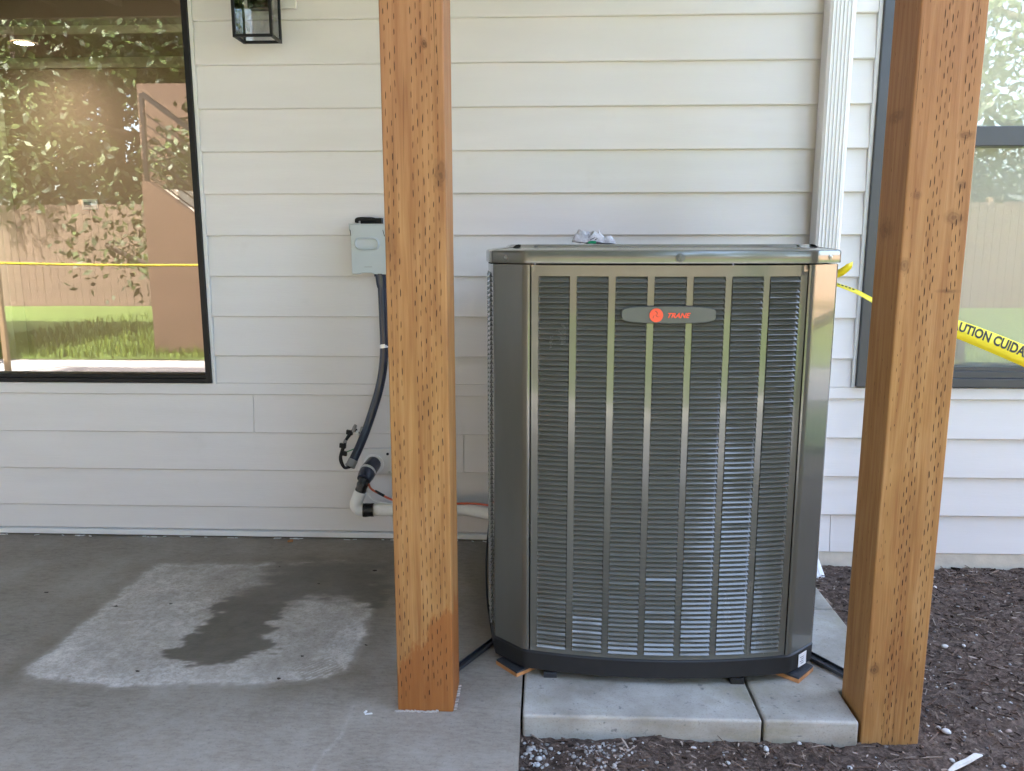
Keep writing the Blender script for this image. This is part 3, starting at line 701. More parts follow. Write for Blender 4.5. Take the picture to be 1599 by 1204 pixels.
# front panel: frame and ribs between seven louver columns
CW, GAP = 0.0778, 0.0165; LT, LB = 1.0895, 0.0985; NR = 76; PITCHZ = (LT-LB)/NR
cols = [(-3+i)*(CW+GAP) for i in range(7)]
def fp(u, z, dep=0.0):
    sl = 2*SAG*u/SEAM**2; n = Vector((sl, -1)).normalized()
    return (UX+u+n.x*dep, yfront(u)+n.y*dep, z)
mb = MB()
edges = [-SEAM+0.0005] + [e for c in cols for e in (c-CW/2, c+CW/2)] + [SEAM-0.0005]
def patch(u0, u1, z0, z1, nu):
    us = np.linspace(u0, u1, nu+1)
    mb.mesh([fp(u, z) for z in (z0, z1) for u in us], [(i, i+1, nu+1+i+1, nu+1+i) for i in range(nu)])
zb_, zt_ = Z0+0.0005, Z1-0.0008
for i in range(0, 16, 2): patch(edges[i], edges[i+1], LB, LT, 1)
us = []
for i in range(15): us += list(np.linspace(edges[i], edges[i+1], 3 if i % 2 else 2))[:-1]
us.append(edges[-1])
for z0, z1 in ((LT, zt_), (zb_, LB)): mb.mesh([fp(u, z) for z in (z0, z1) for u in us], [(i, i+1, len(us)+i+1, len(us)+i) for i in range(len(us)-1)])
for u, s_ in ((-SEAM+0.0005, 1), (SEAM-0.0005, -1)):
    mb.mesh([fp(u, zb_), fp(u, zb_, -0.008), fp(u, zt_), fp(u, zt_, -0.008)], [(0, 1, 3, 2)])
front = mb.build('front_panel', 'unit', ac, smooth=True)
# merge coincident vertices so the sheet shades as one curved surface
import bmesh
bm = bmesh.new(); bm.from_mesh(front.data); bmesh.ops.remove_doubles(bm, verts=bm.verts, dist=1e-5); bmesh.ops.recalc_face_normals(bm, faces=bm.faces); bm.to_mesh(front.data); bm.free()
front.data.set_sharp_from_angle(angle=rad(40))
# make sure the sheet's normals look outwards
if front.data.polygons[0].normal.y > 0: front.data.flip_normals()
mb = MB(); us = np.linspace(-SEAM, SEAM, 15); mb.mesh([fp(u, z, -0.0125) for z in (zb_, zt_) for u in us], [(i, i+1, 15+i+1, 15+i) for i in range(14)])
mb.build('coil_backing', 'coil', ac)
# one louver blade: top edge set back, lip proud, triangular cheeks
def louver_geo(hw, h, back, outw):
    n = 4; vs = []; fs = []
    xs = np.linspace(-1, 1, n+1)
    for x in xs: vs.append((x*(hw-0.0042), back, h*0.50))                      # recessed top edge
    for x in xs: vs.append((x*(hw-0.0016), back-0.71*(back+outw)+0.0002, -h*0.20))               # knee of the blade
    for x in xs: vs.append((x*hw, -outw-0.0004*(1-x*x), -h*0.50))              # lip
    for x in xs: vs.append((x*hw, -outw-0.0004*(1-x*x)+0.0003, -h*0.50-0.0011))# lip edge
    for x in xs: vs.append((x*(hw-0.003), -0.0002, -h*0.50-0.0008))            # return
    for r_ in range(4):
        for i in range(n):
            a = r_*(n+1)+i; fs.append((a, a+n+1, a+n+2, a+1))
    k = len(vs); vs += [(-hw, 0.0, h*0.5), (hw, 0.0, h*0.5)]
    fs += [(0, k, n+1), (k, 2*(n+1), n+1), (n, 2*n+1, k+1), (k+1, 2*n+1, 3*n+2)]
    return vs, fs
lv, lf = louver_geo(CW/2+0.0002, PITCHZ, 0.0086, 0.0042)
lme = bpy.data.meshes.new('louver'); lme.from_pydata(lv, [], lf); lme.materials.append(M['unit']); lme.shade_smooth(); lme.set_sharp_from_angle(angle=rad(28)); lme.update()
spots = [(abs(i-3), i, r_) for i in range(7) for r_ in range(NR)]
spots.sort(key=lambda s_: (s_[0], abs(s_[2]-NR*0.45)))
stuff = MB(); rl = random.Random(12)
for n_, (_, i, r_) in enumerate(spots):
    u = cols[i]; z = LT-(r_+0.5)*PITCHZ; sl = 2*SAG*u/SEAM**2
    loc = Vector(fp(u, z)); ez = math.atan(sl); jit = rl.gauss(0, rad(1.3)); jz = rl.gauss(0, rad(0.35))
    rot = Matrix.Rotation(ez, 4, 'Z') @ Matrix.Rotation(jz, 4, 'Z') @ Matrix.Rotation(jit, 4, 'X')
    if n_ < 300:
        o = bpy.data.objects.new('louver', lme); C.objects.link(o); o.parent = front; o.matrix_local = Matrix.Translation(loc) @ rot
    else:
        stuff.mesh([loc + (rot @ Vector(v)) for v in lv], lf)
tag(stuff.build('louver_bank', 'unit', front, smooth=28), kind='stuff')
# side panels with their own louvers, plain back panel
for sx in (-1, 1):
    ya, yb = YCO+0.034, 2*UYC-YCO-0.034
    ys = np.linspace(ya, yb, 13)
    P = [(UX+sx*(xside(v)-0.0005), v) for v in ys]
    mb = MB(); mb.rings([[(x-sx*0.009, y, z) for x, y in P] for z in (Z0+0.001, Z1-0.001)], closed=False)
    sp_ = mb.build('side_panel', 'coil', ac, smooth=True)
    ncol = 6; cw = (yb-ya-0.03)/ncol; mb2 = MB(); mb3 = MB()
    for j in range(ncol+1):
        yc = ya+0.015+j*cw
        for (a, b) in ([(yc-0.0085, yc+0.0085)] if 0 < j < ncol else [(ya, ya+0.022)] if j == 0 else [(yb-0.022, yb)]):
            mb3.face([(UX+sx*xside(a), a, LB-0.01), (UX+sx*xside(b), b, LB-0.01), (UX+sx*xside(b), b, LT+0.005), (UX+sx*xside(a), a, LT+0.005)])
    for z0, z1 in ((Z0+0.001, LB-0.01), (LT+0.005, Z1-0.001)):
        mb3.mesh([(UX+sx*xside(v), v, z) for z in (z0, z1) for v in ys], [(i, i+1, 13+i+1, 13+i) for i in range(12)])
    mb3.build('side_frame', 'unit', ac)
    lv2, lf2 = louver_geo(cw/2-0.008, PITCHZ, 0.0075, 0.0042)
    for j in range(ncol):
        yc = ya+0.015+(j+0.5)*cw; sl = (xside(yc+0.01)-xside(yc-0.01))/0.02
        # louver local -Y must point along sx*X
        rot = Matrix.Rotation(sx*(math.pi/2-math.atan(sl)*(1 if True else 1)*1.0) if sx > 0 else -math.pi/2+math.atan(sl), 4, 'Z')
        for r_ in range(NR+1):
            z = LT+0.005-(r_+0.5)*PITCHZ
            mb2.mesh([Vector((UX+sx*xside(yc), yc, z)) + rot @ Vector(v) for v in lv2], lf2)
    tag(mb2.build('louver_bank', 'unit', sp_, smooth=28), kind='stuff')
us = np.linspace(-SEAM, SEAM, 9); MB().rings([[(UX-u, 2*UYC-yfront(u), z) for u in us] for z in (Z0+0.001, Z1-0.001)], closed=False).build('back_panel', 'unit', ac, smooth=True)
# lid
L0 = Z1+0.0035
prof = [(-0.004, L0), (0.0055, L0), (0.0062, L0+0.002), (0.0062, L0+0.026), (0.0045, L0+0.0305), (0.0, L0+0.0325), (-0.010, L0+0.0345), (-0.030, L0+0.037), (-0.050, L0+0.039), (-0.058, L0+0.045), (-0.066, L0+0.0465), (-0.075, L0+0.045), (-0.082, L0+0.036), (-0.10, L0+0.030)]
lid = MB().rings([ring(o_, z_) for o_, z_ in prof], cap_last=True).build('lid', 'unit', ac, smooth=40)
mb = MB()
for i in range(9):
    r_ = 0.06+0.036*i; mb.tube([(UX+r_*math.cos(a), UYC+r_*math.sin(a)*0.92, L0+0.042) for a in np.linspace(0, 2*math.pi, 33)], 0.0016, 5, False)
for a in np.linspace(0, math.pi, 7)[:-1]:
    mb.tube([(UX-0.36*math.cos(a), UYC-0.33*math.sin(a), L0+0.0405), (UX+0.36*math.cos(a), UYC+0.33*math.sin(a), L0+0.0405)], 0.0018, 5)
mb.build('fan_grille', 'base', lid, smooth=True)
def screw(pos, nrm, r, name='screw', washer=False):
    n = Vector(nrm).normalized(); p = Vector(pos); mb = MB()
    mb.tube([p, p+n*0.0012, p+n*0.0020], [r, r, r*0.7], 14)
    mb.tube([p+n*0.0015, p+n*0.0042, p+n*0.0048], [r*0.6, r*0.58, r*0.35], 6)
    mb.build(name, 'steel' if not washer else 'badge', lid, smooth=30)
zsc = L0+0.0145
screw((UX-0.4046, -0.9668, zsc), (-0.673, -0.739, 0), 0.0052); screw((UX+0.4046, -0.9668, zsc), (0.673, -0.739, 0), 0.0065)
pz = fp(0.0, zsc, 0.0058); pz = (UX+0.02, yfront(0.02)-0.0064, zsc)
screw(pz, (0, -1, 0), 0.0115, 'logo_button', True)
# badge with emblem and lettering
BX0, BX1, BZ = 0.1855-UX, 0.4135-UX, 0.9975; bd = 0.0125
def bp(u, z, d=0.0): return fp(u, z, bd+d)
mb = MB(); n = 40; outl = []
for k in range(n):
    a = 2*math.pi*k/n; ca, sa = math.cos(a), math.sin(a)
    u = (abs(ca)**0.28)*math.copysign(1, ca); v_ = (abs(sa)**0.42)*math.copysign(1, sa)
    outl.append(((BX0+BX1)/2+u*(BX1-BX0)/2, v_*(0.0222-0.0042*u*u)))
mb.rings([[fp(u, BZ+v_, 0.002) for u, v_ in outl], [bp(u, BZ+v_, -0.003) for u, v_ in outl], [bp((BX0+BX1)/2+(u-(BX0+BX1)/2)*0.985, BZ+v_*0.9, 0) for u, v_ in outl]], cap_last=True)
badge = mb.build('badge', 'badge', ac, smooth=25)
eu = 1021.0; EU = (BX0+BX1)/2-0.0305; EZ = BZ-0.001
mb = MB(); mb.face([bp(EU+0.0165*math.cos(a), EZ+0.0168*math.sin(a), 0.0010) for a in np.linspace(0, 2*math.pi, 33)[:-1]]); mb.build('emblem', 'orange', badge)
mb = MB()
for k in range(3):
    a0 = k*2*math.pi/3+0.4; pts = []
    for t in np.linspace(0, 1, 7): pts.append((0.0105*t*math.cos(a0+1.5*t), 0.0105*t*math.sin(a0+1.5*t)))
    for i in range(6):
        (ax, az), (bx_, bz_) = pts[i], pts[i+1]; w_ = 0.0008+0.0006*i/6
        mb.face([bp(EU+ax-w_, EZ+az, 0.0015), bp(EU+bx_-w_, EZ+bz_, 0.0015), bp(EU+bx_+w_, EZ+bz_+w_, 0.0015), bp(EU+ax+w_, EZ+az+w_, 0.0015)])
mb.build('emblem_swirl', 'orange_d', badge)
tv, tf = text_mesh('TRANE', 0.0165, 0.35, 0.0006)
tw = max(v[0] for v in tv); sc_ = 0.058/tw
mb = MB(); mb.mesh([bp(EU+0.0245+v[0]*sc_, EZ-0.0058+v[1]*1.0, 0.0012) for v in tv], tf); mb.build('lettering', 'orange', badge)

# plywood shims under the corners
def shim(cx, cy, ang, label, thick):
    t = thing('plywood_shim', (cx, cy, ZF), label, 'shim', 'plywood shims under the unit corners')
    a = Vector((math.cos(ang), math.sin(ang), 0)); b = Vector((-a.y, a.x, 0)); z = ZF-0.0005
    MB().obox((cx, cy, z+thick*0.32), a*0.055, b*0.045, (0, 0, thick*0.32)).build('plywood', 'ply', t)
    MB().obox((cx, cy, z+thick*0.82), a*0.0545, b*0.0445, (0, 0, thick*0.178)).build('rubber_pad', 'rubber', t, bevel=0.001)
shim(-0.062+0.0, -0.945, rad(42), 'thin plywood shim under the left front corner of the condenser', 0.0155)
shim(0.672, -0.945, rad(-42), 'plywood and black rubber shim under the right front corner', 0.0165)
# tie-down straps from the unit to the posts
def strap(p0, p1, label, wd, mat='strap'):
    p0, p1 = Vector(p0), Vector(p1); d = (p1-p0); L = d.length; d.normalize(); s_ = Vector((0,0,1)).cross(d).normalized(); c = (p0+p1)/2
    t = thing('tie_strap', tuple(p0), label, 'strap', 'steel tie straps between unit and posts')
    MB().obox(c, d*L/2, s_*wd, (0, 0, 0.0012)).build('band', mat, t)
    for sg in (-1, 1): MB().obox(c+s_*sg*(wd-0.0012)+Vector((0,0,0.0045)), d*L/2, s_*0.0012, (0, 0, 0.0032)).build('raised_edge', mat, t)
strap((-0.140,-0.812, ZF+0.004), (-0.255,-1.012, ZF+0.002), 'steel tie strap running from the unit to the left post', 0.010)
strap((0.745,-0.858, ZF+0.004), (0.850,-1.020, ZF+0.003), 'dark steel tie strap running from the unit to the right post', 0.016)
# thin black cable at the unit's left foot
cb = MB().tube(spline([(-0.175,-0.60,0.30),(-0.180,-0.66,0.20),(-0.172,-0.74,0.10),(-0.152,-0.82,0.035),(-0.150,-0.83,0.016)]), 0.0032, 8).build('drain_hose', 'boxdark', None, smooth=True)
tag(cb, 'thin black hose curving down the left side of the condenser to the slab', 'hose')

# plastic packet on the lid
pk = thing('plastic_packet', (0.13, -0.83, L0+0.04), 'crumpled clear plastic packet with a green patch lying on the unit lid', 'packet')
def packet(nx=22, ny=14):
    mb = MB(); rp = random.Random(4); top = []; bot = []
    for j in range(ny+1):
        for i in range(nx+1):
            u, v = i/nx*2-1, j/ny*2-1
            env = max(0.0, (1-abs(u)**3.5))**0.7*max(0.0, (1-v*v))**0.5
            nz = mnoise.noise(Vector((u*3.2, v*3.0, 1.3)))*0.012+abs(mnoise.noise(Vector((u*6, v*5, 4))))*0.014-0.004
            x = 0.129+u*0.058+0.004*mnoise.noise(Vector((u*2, v*4, 9))); y = -0.80+v*0.045
            zc = L0+0.0520-0.004*u
            top.append((x, y, zc+env*(0.024-0.010*u)+nz*(0.4+env))); bot.append((x, y, zc-env*0.004+nz*0.2))
    fs = []
    for j in range(ny):
        for i in range(nx):
            a = j*(nx+1)+i; fs.append((a, a+1, a+nx+2, a+nx+1))
    mb.mesh(top, fs); mb.mesh(bot, [f[::-1] for f in fs])
    # torn tail of film at the left
    mb.mesh([(0.082,-0.82,L0+0.056),(0.066,-0.83,L0+0.066),(0.070,-0.80,L0+0.064),(0.090,-0.79,L0+0.060)], [(0,1,2,3)])
    return mb
packet().build('film', 'film', pk, smooth=25)
mb = MB(); mb.mesh([(0.110,-0.852,L0+0.0485),(0.131,-0.853,L0+0.0485),(0.133,-0.846,L0+0.0545),(0.121,-0.8465,L0+0.0562),(0.112,-0.846,L0+0.0535)], [(0,1,2,3,4)]); mb.build('green_print', 'film_g', pk)
mb = MB(); 
for q in range(5): mb.obox((0.118+0.004*q, -0.852+0.0009*q, L0+0.0585+0.002*(q%3)), (0.0016, 0.0006, 0.0010), (0, 0.0003, 0), (0.0004, 0, 0.0016))
mb.build('dark_print', 'film_d', pk)

# ================================================================== THINGS ON THE WALL
# lantern
LX0, LX1, LY0, LY1, LZ0, LZ1 = -1.0805, -0.9415, -0.148, -0.045, 1.869, 2.20
ln_ = thing('wall_lantern', (-1.01, 0, 2.03), 'black framed box lantern with clear glass hung on the siding', 'lantern')
b_ = 0.0095; mb = MB()
for x in (LX0, LX1-b_):
    for y in (LY0, LY1-b_): mb.box(x, x+b_, y, y+b_, LZ0, LZ1)
for z in (LZ0, LZ1-b_):
    for y in (LY0, LY1-b_): mb.box(LX0+b_, LX1-b_, y+0.0003, y+b_-0.0003, z+0.0003, z+b_)
    for x in (LX0, LX1-b_): mb.box(x+0.0003, x+b_-0.0003, LY0+b_, LY1-b_, z+0.0003, z+b_)
mb.build('frame', 'blackframe', ln_)
for x in (LX0+0.004, LX1-0.0065): MB().box(x, x+0.0025, LY0+b_, LY1-b_, LZ0+b_, LZ1-b_).build('pane', 'lampglass', ln_)
for y in (LY0+0.004, LY1-0.0065): MB().box(LX0+b_, LX1-b_, y, y+0.0025, LZ0+b_, LZ1-b_).build('pane', 'lampglass', ln_)
MB().box(-1.06, -0.960, LY1+0.0005, -0.0005, 1.99, 2.16).build('back_plate', 'blackframe', ln_)
MB().box(-0.965, -0.895, -0.012, -0.0005, 1.995, 2.14).build('mounting_block', 'siding', ln_, bevel=0.004)
MB().tube([(-1.01,-0.096,2.19),(-1.01,-0.096,2.13)], 0.014, 12).build('socket', 'blackframe', ln_, smooth=40)
MB().tube([(-1.01,-0.096,2.13),(-1.01,-0.096,2.11),(-1.01,-0.096,2.08),(-1.01,-0.096,2.05)], [0.013,0.024,0.028,0.008], 14).build('bulb', 'lampglass', ln_, smooth=True)
MB().box(LX0-0.006, LX1+0.006, LY0-0.006, LY1+0.006, LZ1+0.0005, LZ1+0.02).build('cap', 'blackframe', ln_)

# disconnect box
bx = thing('disconnect_box', (-0.655, 0, 1.15), 'pale grey metal electrical disconnect box on the siding beside the left post', 'electrical box')
DX0, DX1, DZ0, DZ1, DY = -0.7165, -0.586, 1.060, 1.238, -0.070
MB().box(DX0+0.006, DX1-0.005, DY+0.013, 0.004, DZ0+0.004, DZ1-0.003).build('body', 'box', bx, bevel=0.003)
mb = MB()
cov = [(DX0-0.004, DZ1), (DX0-0.004, DZ1-0.020), (DX0+0.001, DZ1-0.022), (DX0+0.002, DZ0), (DX0+0.032, DZ0-0.0005), (DX0+0.036, DZ0+0.003), (DX0+0.078, DZ0+0.003), (DX0+0.081, DZ0-0.0015), (DX1-0.001, DZ0-0.002), (DX1, DZ1-0.022), (DX1+0.0035, DZ1-0.020), (DX1+0.0035, DZ1)]
mb.prism_y(cov, DY, DY+0.012); cover = mb.build('cover', 'box', bx, bevel=0.0025)
MB().box(DX0-0.004, DX1+0.0035, DY-0.003, 0.002, DZ1+0.0003, DZ1+0.003).build('top_flange', 'box', bx)
for xa in (DX0+0.0005, DX1-0.0105): MB().prism_y([(xa, DZ1-0.020), (xa+0.0015, DZ1-0.018), (xa+0.0075, DZ1-0.042), (xa+0.0055, DZ1-0.043)] if xa > -0.65 else [(xa-0.002, DZ1-0.018), (xa+0.001, DZ1-0.018), (xa+0.003, DZ1-0.040), (xa+0.001, DZ1-0.040)], DY-0.0006, DY+0.004).build('hinge_slot', 'boxdark', cover)
# embossed stadium on the cover
def stadium(cx, cz, hw, hr, y, n=10):
    pts = []
    for s_, a0 in ((1, -math.pi/2), (-1, math.pi/2)):
        for k in range(n+1):
            a = a0+math.pi*k/n; pts.append((cx+s_*(hw-hr)+hr*math.cos(a), y, cz+hr*math.sin(a)))
    return pts
ex, ez = (DX0+DX1)/2-0.0045, DZ1-0.0685
MB().rings([stadium(ex, ez, 0.0485, 0.0245, DY-0.0003), stadium(ex, ez, 0.0450, 0.0215, DY-0.0050), stadium(ex, ez, 0.0415, 0.0182, DY-0.0058), stadium(ex, ez, 0.0395, 0.0160, DY-0.0022), stadium(ex, ez, 0.0375, 0.0145, DY-0.0016)], cap_last=True).build('embossed_handle', 'box', cover, smooth=50)
MB().box(ex-0.012, ex+0.016, DY-0.0006, DY+0.002, DZ0+0.0245, DZ0+0.0262).build('stamped_line', 'conduit_l', cover)
mb = MB(); MBt = spline([(-0.700,-0.030,1.247),(-0.695,-0.034,1.258),(-0.660,-0.034,1.259),(-0.635,-0.032,1.257),(-0.612,-0.03,1.246)], 6)
mb.tube(MBt, 0.0075, 8); mb.tube([(-0.684,-0.032,1.250),(-0.622,-0.032,1.251)], 0.0095, 8); mb.box(-0.640, -0.606, -0.04, -0.008, 1.2418, 1.2625)
tag(mb.build('cable_clip', 'boxdark', None, smooth=40), 'black cable clip lying on top of the disconnect box', 'clip')

# flexible conduit hanging from the box
cd_ = thing('flexible_conduit', (-0.62, -0.05, 1.05), 'dark blue-grey flexible conduit hanging from the disconnect box down to the pipe stub', 'conduit')
path = spline([(-0.610,-0.045,1.058),(-0.608,-0.050,0.985),(-0.605,-0.058,0.90),(-0.603,-0.066,0.794),(-0.609,-0.074,0.71),(-0.624,-0.082,0.632),(-0.645,-0.095,0.56),(-0.668,-0.110,0.49),(-0.690,-0.135,0.43),(-0.712,-0.162,0.378)], 8)
MB().tube(path, 0.0165, 16).build('tube', 'conduit', cd_, smooth=40)
MB().tube([(-0.610,-0.045,1.066),(-0.610,-0.045,1.045),(-0.610,-0.0452,1.020),(-0.609,-0.047,1.008)], [0.0225,0.0235,0.0205,0.0180], 18).build('connector', 'conduit', cd_, smooth=40)
MB().tube([(-0.612,-0.045,1.0605),(-0.612,-0.045,1.050)], 0.026, 18).build('lock_ring', 'conduit', cd_, smooth=40)
MB().tube([path[-1]-Vector((-0.010,0,0.012))*0, path[-1]+Vector((-0.0105,-0.012,-0.0225))], [0.0185, 0.0185], 16, False).build('end_sleeve', 'conduit_l', cd_, smooth=40)
pe = path[-1]+Vector((-0.0105,-0.012,-0.0225)); dd = (path[-1]-path[-3]).normalized()
MB().tube([pe+dd*0.001, pe+dd*0.0015], [0.0150, 0.0150], 16).build('bore', 'boxdark', cd_)
MB().tube([pe-dd*0.004, pe+dd*0.002], [0.0200, 0.0195], 16, False).build('end_ring', 'conduit_l', cd_, smooth=40)
MB().tube([(-0.6050,-0.0658,0.800),(-0.6030,-0.0665,0.786)], 0.0172, 16).build('silver_tape', 'clip', cd_, smooth=40)
mb = MB(); mb.box(-0.600, -0.575, -0.070, -0.055, 0.786, 0.799); mb.build('tape_tab', 'clip', cd_)

# loose control wires
wr = thing('control_wires', tuple(pe), 'loop of black control wires with connectors poking from the conduit end', 'wires')
w1 = spline([pe+dd*0.002, (-0.750,-0.150,0.345), (-0.765,-0.145,0.375), (-0.757,-0.135,0.415), (-0.742,-0.12,0.452), (-0.722,-0.11,0.478), (-0.705,-0.11,0.470), (-0.690,-0.11,0.452), (-0.680,-0.115,0.436)], 8)
MB().tube(w1, 0.0058, 8).build('black_wire', 'boxdark', wr, smooth=True)
w1b = [p+Vector((0.0035,-0.003,0.002+0.003*math.sin(i*0.5))) for i, p in enumerate(w1)][10:]
MB().tube(w1b, 0.0050, 8).build('black_wire', 'boxdark', wr, smooth=True)
MB().tube(spline([(-0.762,-0.142,0.392),(-0.742,-0.135,0.401),(-0.715,-0.128,0.412),(-0.698,-0.12,0.430)], 6), 0.0022, 7).build('green_wire', 'wire_g', wr, smooth=True)
for (a, b, m_) in (((-0.722,-0.113,0.474),(-0.710,-0.118,0.500),'conduit_l'), ((-0.752,-0.128,0.428),(-0.746,-0.132,0.446),'conduit_l'), ((-0.694,-0.112,0.452),(-0.685,-0.118,0.492),'conduit_l'), ((-0.700,-0.13,0.425),(-0.680,-0.135,0.437),'conduit_l')):
    MB().tube([a, Vector(a).lerp(Vector(b), 0.6), b], [0.0070, 0.0076, 0.0060], 10).build('wire_nut', m_, wr, smooth=40)
for c in ((-0.735,-0.112,0.470), (-0.757,-0.134,0.424), (-0.752,-0.142,0.397)):
    MB().obox(c, (0.0115, 0.002, -0.003), (0, 0.007, 0), (0.001, 0, 0.0085)).build('connector', 'boxdark', wr, bevel=0.002)
MB().tube(spline([(-0.706,-0.113,0.475),(-0.704,-0.121,0.470),(-0.702,-0.118,0.462)], 5), 0.0058, 8).build('white_tie', 'wire_w', wr)

# wall plate, pipe stub, insulated line set
pl = thing('pipe_cover_plate', (-0.64, 0, 0.33), 'pale square cover plate on the siding behind the pipe stub', 'cover plate')
MB().box(-0.718, -0.590, -0.014, 0.006, 0.278, 0.382).build('plate', 'siding', pl, bevel=0.004)
MB().tube([(-0.668,-0.0142,0.322),(-0.668,-0.022,0.322)], 0.040, 20).build('collar', 'pvc', pl, smooth=40)
for x, z in ((-0.613, 0.362), (-0.709, 0.287), (-0.607, 0.289)): MB().tube([(x,-0.0142,z),(x,-0.0170,z)], 0.0055, 10).build('screw', 'boxdark' if z > 0.3 else 'steel', pl)
ls = thing('line_set', (-0.68, -0.08, 0.32), 'white insulated refrigerant pipe with black taped elbow running to the condenser', 'pipe')
MB().tube([(-0.668,-0.022,0.325),(-0.674,-0.060,0.316),(-0.681,-0.100,0.300),(-0.686,-0.120,0.288)], [0.030,0.031,0.031,0.026], 18).build('stub_sleeve', 'conduit', ls, smooth=40)
MB().tube([(-0.677,-0.078,0.3120),(-0.679,-0.086,0.3085)], 0.0318, 18).build('clamp', 'clip', ls, smooth=40)
MB().tube(spline([(-0.684,-0.112,0.292),(-0.691,-0.125,0.268),(-0.699,-0.130,0.240)], 5), [0.021+0.001*math.sin(i*1.7) for i in range(11)], 16).build('black_tape', 'blacktape', ls, smooth=True)
el = spline([(-0.697,-0.130,0.246),(-0.708,-0.131,0.218),(-0.716,-0.131,0.195),(-0.708,-0.130,0.178),(-0.690,-0.128,0.1715),(-0.668,-0.126,0.171)], 6)
MB().tube(el, 0.0235, 18).build('elbow', 'pvc', ls, smooth=True)
MB().tube([(-0.690,-0.128,0.1713),(-0.680,-0.127,0.171),(-0.664,-0.126,0.1714),(-0.650,-0.125,0.1716)], [0.0262,0.0268,0.0255,0.0262], 18).build('black_tape', 'blacktape', ls, smooth=30)
MB().tube([(-0.651,-0.125,0.172),(-0.45,-0.122,0.173),(-0.30,-0.120,0.176),(-0.15,-0.20,0.178),(-0.05,-0.35,0.18)], 0.0222, 18).build('insulated_pipe', 'foam', ls, smooth=True)
rc = MB().tube(spline([(-0.672,-0.105,0.272),(-0.655,-0.135,0.258),(-0.62,-0.140,0.240),(-0.57,-0.138,0.215),(-0.50,-0.135,0.203),(-0.38,-0.130,0.201),(-0.26,-0.128,0.202),(-0.16,-0.19,0.204),(-0.06,-0.34,0.205)], 6), 0.0042, 8).build('control_cable', 'copper', None, smooth=True)
tag(rc, 'thin red-brown cable running along the top of the white pipe', 'cable')
MB().tube([(-0.640,-0.138,0.2505),(-0.605,-0.140,0.2325)], 0.0056, 8).build('black_sleeve', 'boxdark', rc, smooth=40)
wc = MB().tube(spline([(-0.675,-0.110,0.262),(-0.665,-0.135,0.235),(-0.645,-0.140,0.215),(-0.60,-0.138,0.202),(-0.52,-0.138,0.199)], 6), 0.0030, 8).build('control_cable', 'wire_w', None, smooth=True)
tag(wc, 'thin white cable drooping from the pipe stub to the white pipe', 'cable')

# downspout
dsp = thing('downspout', (1.0, -0.03, -0.05), 'white ribbed metal downspout on the wall right of the condenser', 'downspout')
prof = []
DSX0, DSX1, DSF = 0.9595, 1.0505, -0.070
nrib = 6
for i in range(nrib*4+1):
    t = i/(nrib*4); x = DSX0+0.008+t*(DSX1-DSX0-0.016); prof.append((x, DSF-0.0032*max(0, math.sin(t*nrib*2*math.pi))**0.7))
prof = [(DSX0, -0.006), (DSX0, DSF+0.008), (DSX0+0.002, DSF+0.003)] + prof + [(DSX1-0.002, DSF+0.003), (DSX1, DSF+0.008), (DSX1, -0.006)]
MB().rings([[(x, y, z) for x, y in prof] for z in (0.02, 0.7, 1.4, 2.6, 5.6)], cap_first=True, cap_last=True).build('pipe', 'ds', dsp, smooth=25)
MB().rings([[(x, y-0.002+0.0, 0.03) for x, y in prof], [(x, y-0.002, -0.02) for x, y in prof], [(x+0.01, y-0.045, -0.065) for x, y in prof], [(x+0.012, y-0.075, -0.085) for x, y in prof]], cap_last=True).build('elbow', 'ds', dsp, smooth=25)
MB().box(DSX0-0.014, DSX1+0.002, DSF+0.035, DSF+0.04, 2.2, 2.225).build('strap', 'ds', dsp)

# ================================================================== CAUTION TAPE
def ribbon(name, pts, wids, mat, par=None, n=8):
    """pts: centre line, wids: half-width vectors per control point"""
    P = spline(pts, n); Wd = spline(wids, n); mb = MB(); k = len(P)
    vs = [p+w for p, w in zip(P, Wd)] + [p-w for p, w in zip(P, Wd)]
    mb.mesh(vs, [(i, i+1, k+i+1, k+i) for i in range(k-1)])
    o = mb.build(name, mat, par, smooth=True); s_ = o.modifiers.new('thick', 'SOLIDIFY'); s_.thickness = 0.0005
    return o, P, Wd
tp = thing('caution_tape', (0.78, -0.76, 1.07), 'yellow caution tape tied to the condenser and passing behind the right post', 'caution tape')
pts = [(0.772,-0.765,1.066),(0.800,-0.775,1.056),(0.850,-0.785,1.037),(0.900,-0.800,1.010),(0.985,-0.830,0.980),(1.10,-0.870,0.940),(1.24,-0.915,0.880),(1.40,-0.965,0.805),(1.75,-1.08,0.66),(2.2,-1.22,0.52)]
wid = [(0,0.004,0.004),(0.002,0.012,0.005),(0.004,0.014,0.006),(0.004,0.015,0.008),(0.007,0.012,0.017),(0.010,0.008,0.022),(0.011,0.006,0.024),(0.011,0.004,0.025),(0.011,0,0.03),(0.01,0,0.036)]
tb, TP, TW = ribbon('band', pts, wid, 'yellow', tp, 10)
cum = [0.0]
for a, b in zip(TP[:-1], TP[1:]): cum.append(cum[-1]+(b-a).length)
def tape_pt(s_, v):
    s_ = min(max(s_, 0), cum[-1]-1e-6); i = max(j for j in range(len(cum)-1) if cum[j] <= s_); t = (s_-cum[i])/(cum[i+1]-cum[i])
    p = TP[i].lerp(TP[i+1], t); w = TW[i].lerp(TW[i+1], t); tan = (TP[i+1]-TP[i]).normalized(); nn = tan.cross(w).normalized()
    if nn.y > 0: nn = -nn
    return p+w*v+nn*0.0012
tv, tf = text_mesh('CAUTION CUIDADO CAUTION', 0.04, 0.0, 0.0013)
ymx = max(v[1] for v in tv); mb = MB()
mb.mesh([tape_pt(0.318+v[0]*0.64, -0.12+1.0*v[1]/ymx) for v in tv], tf); mb.build('lettering', 'ink', tb)
mb = MB()
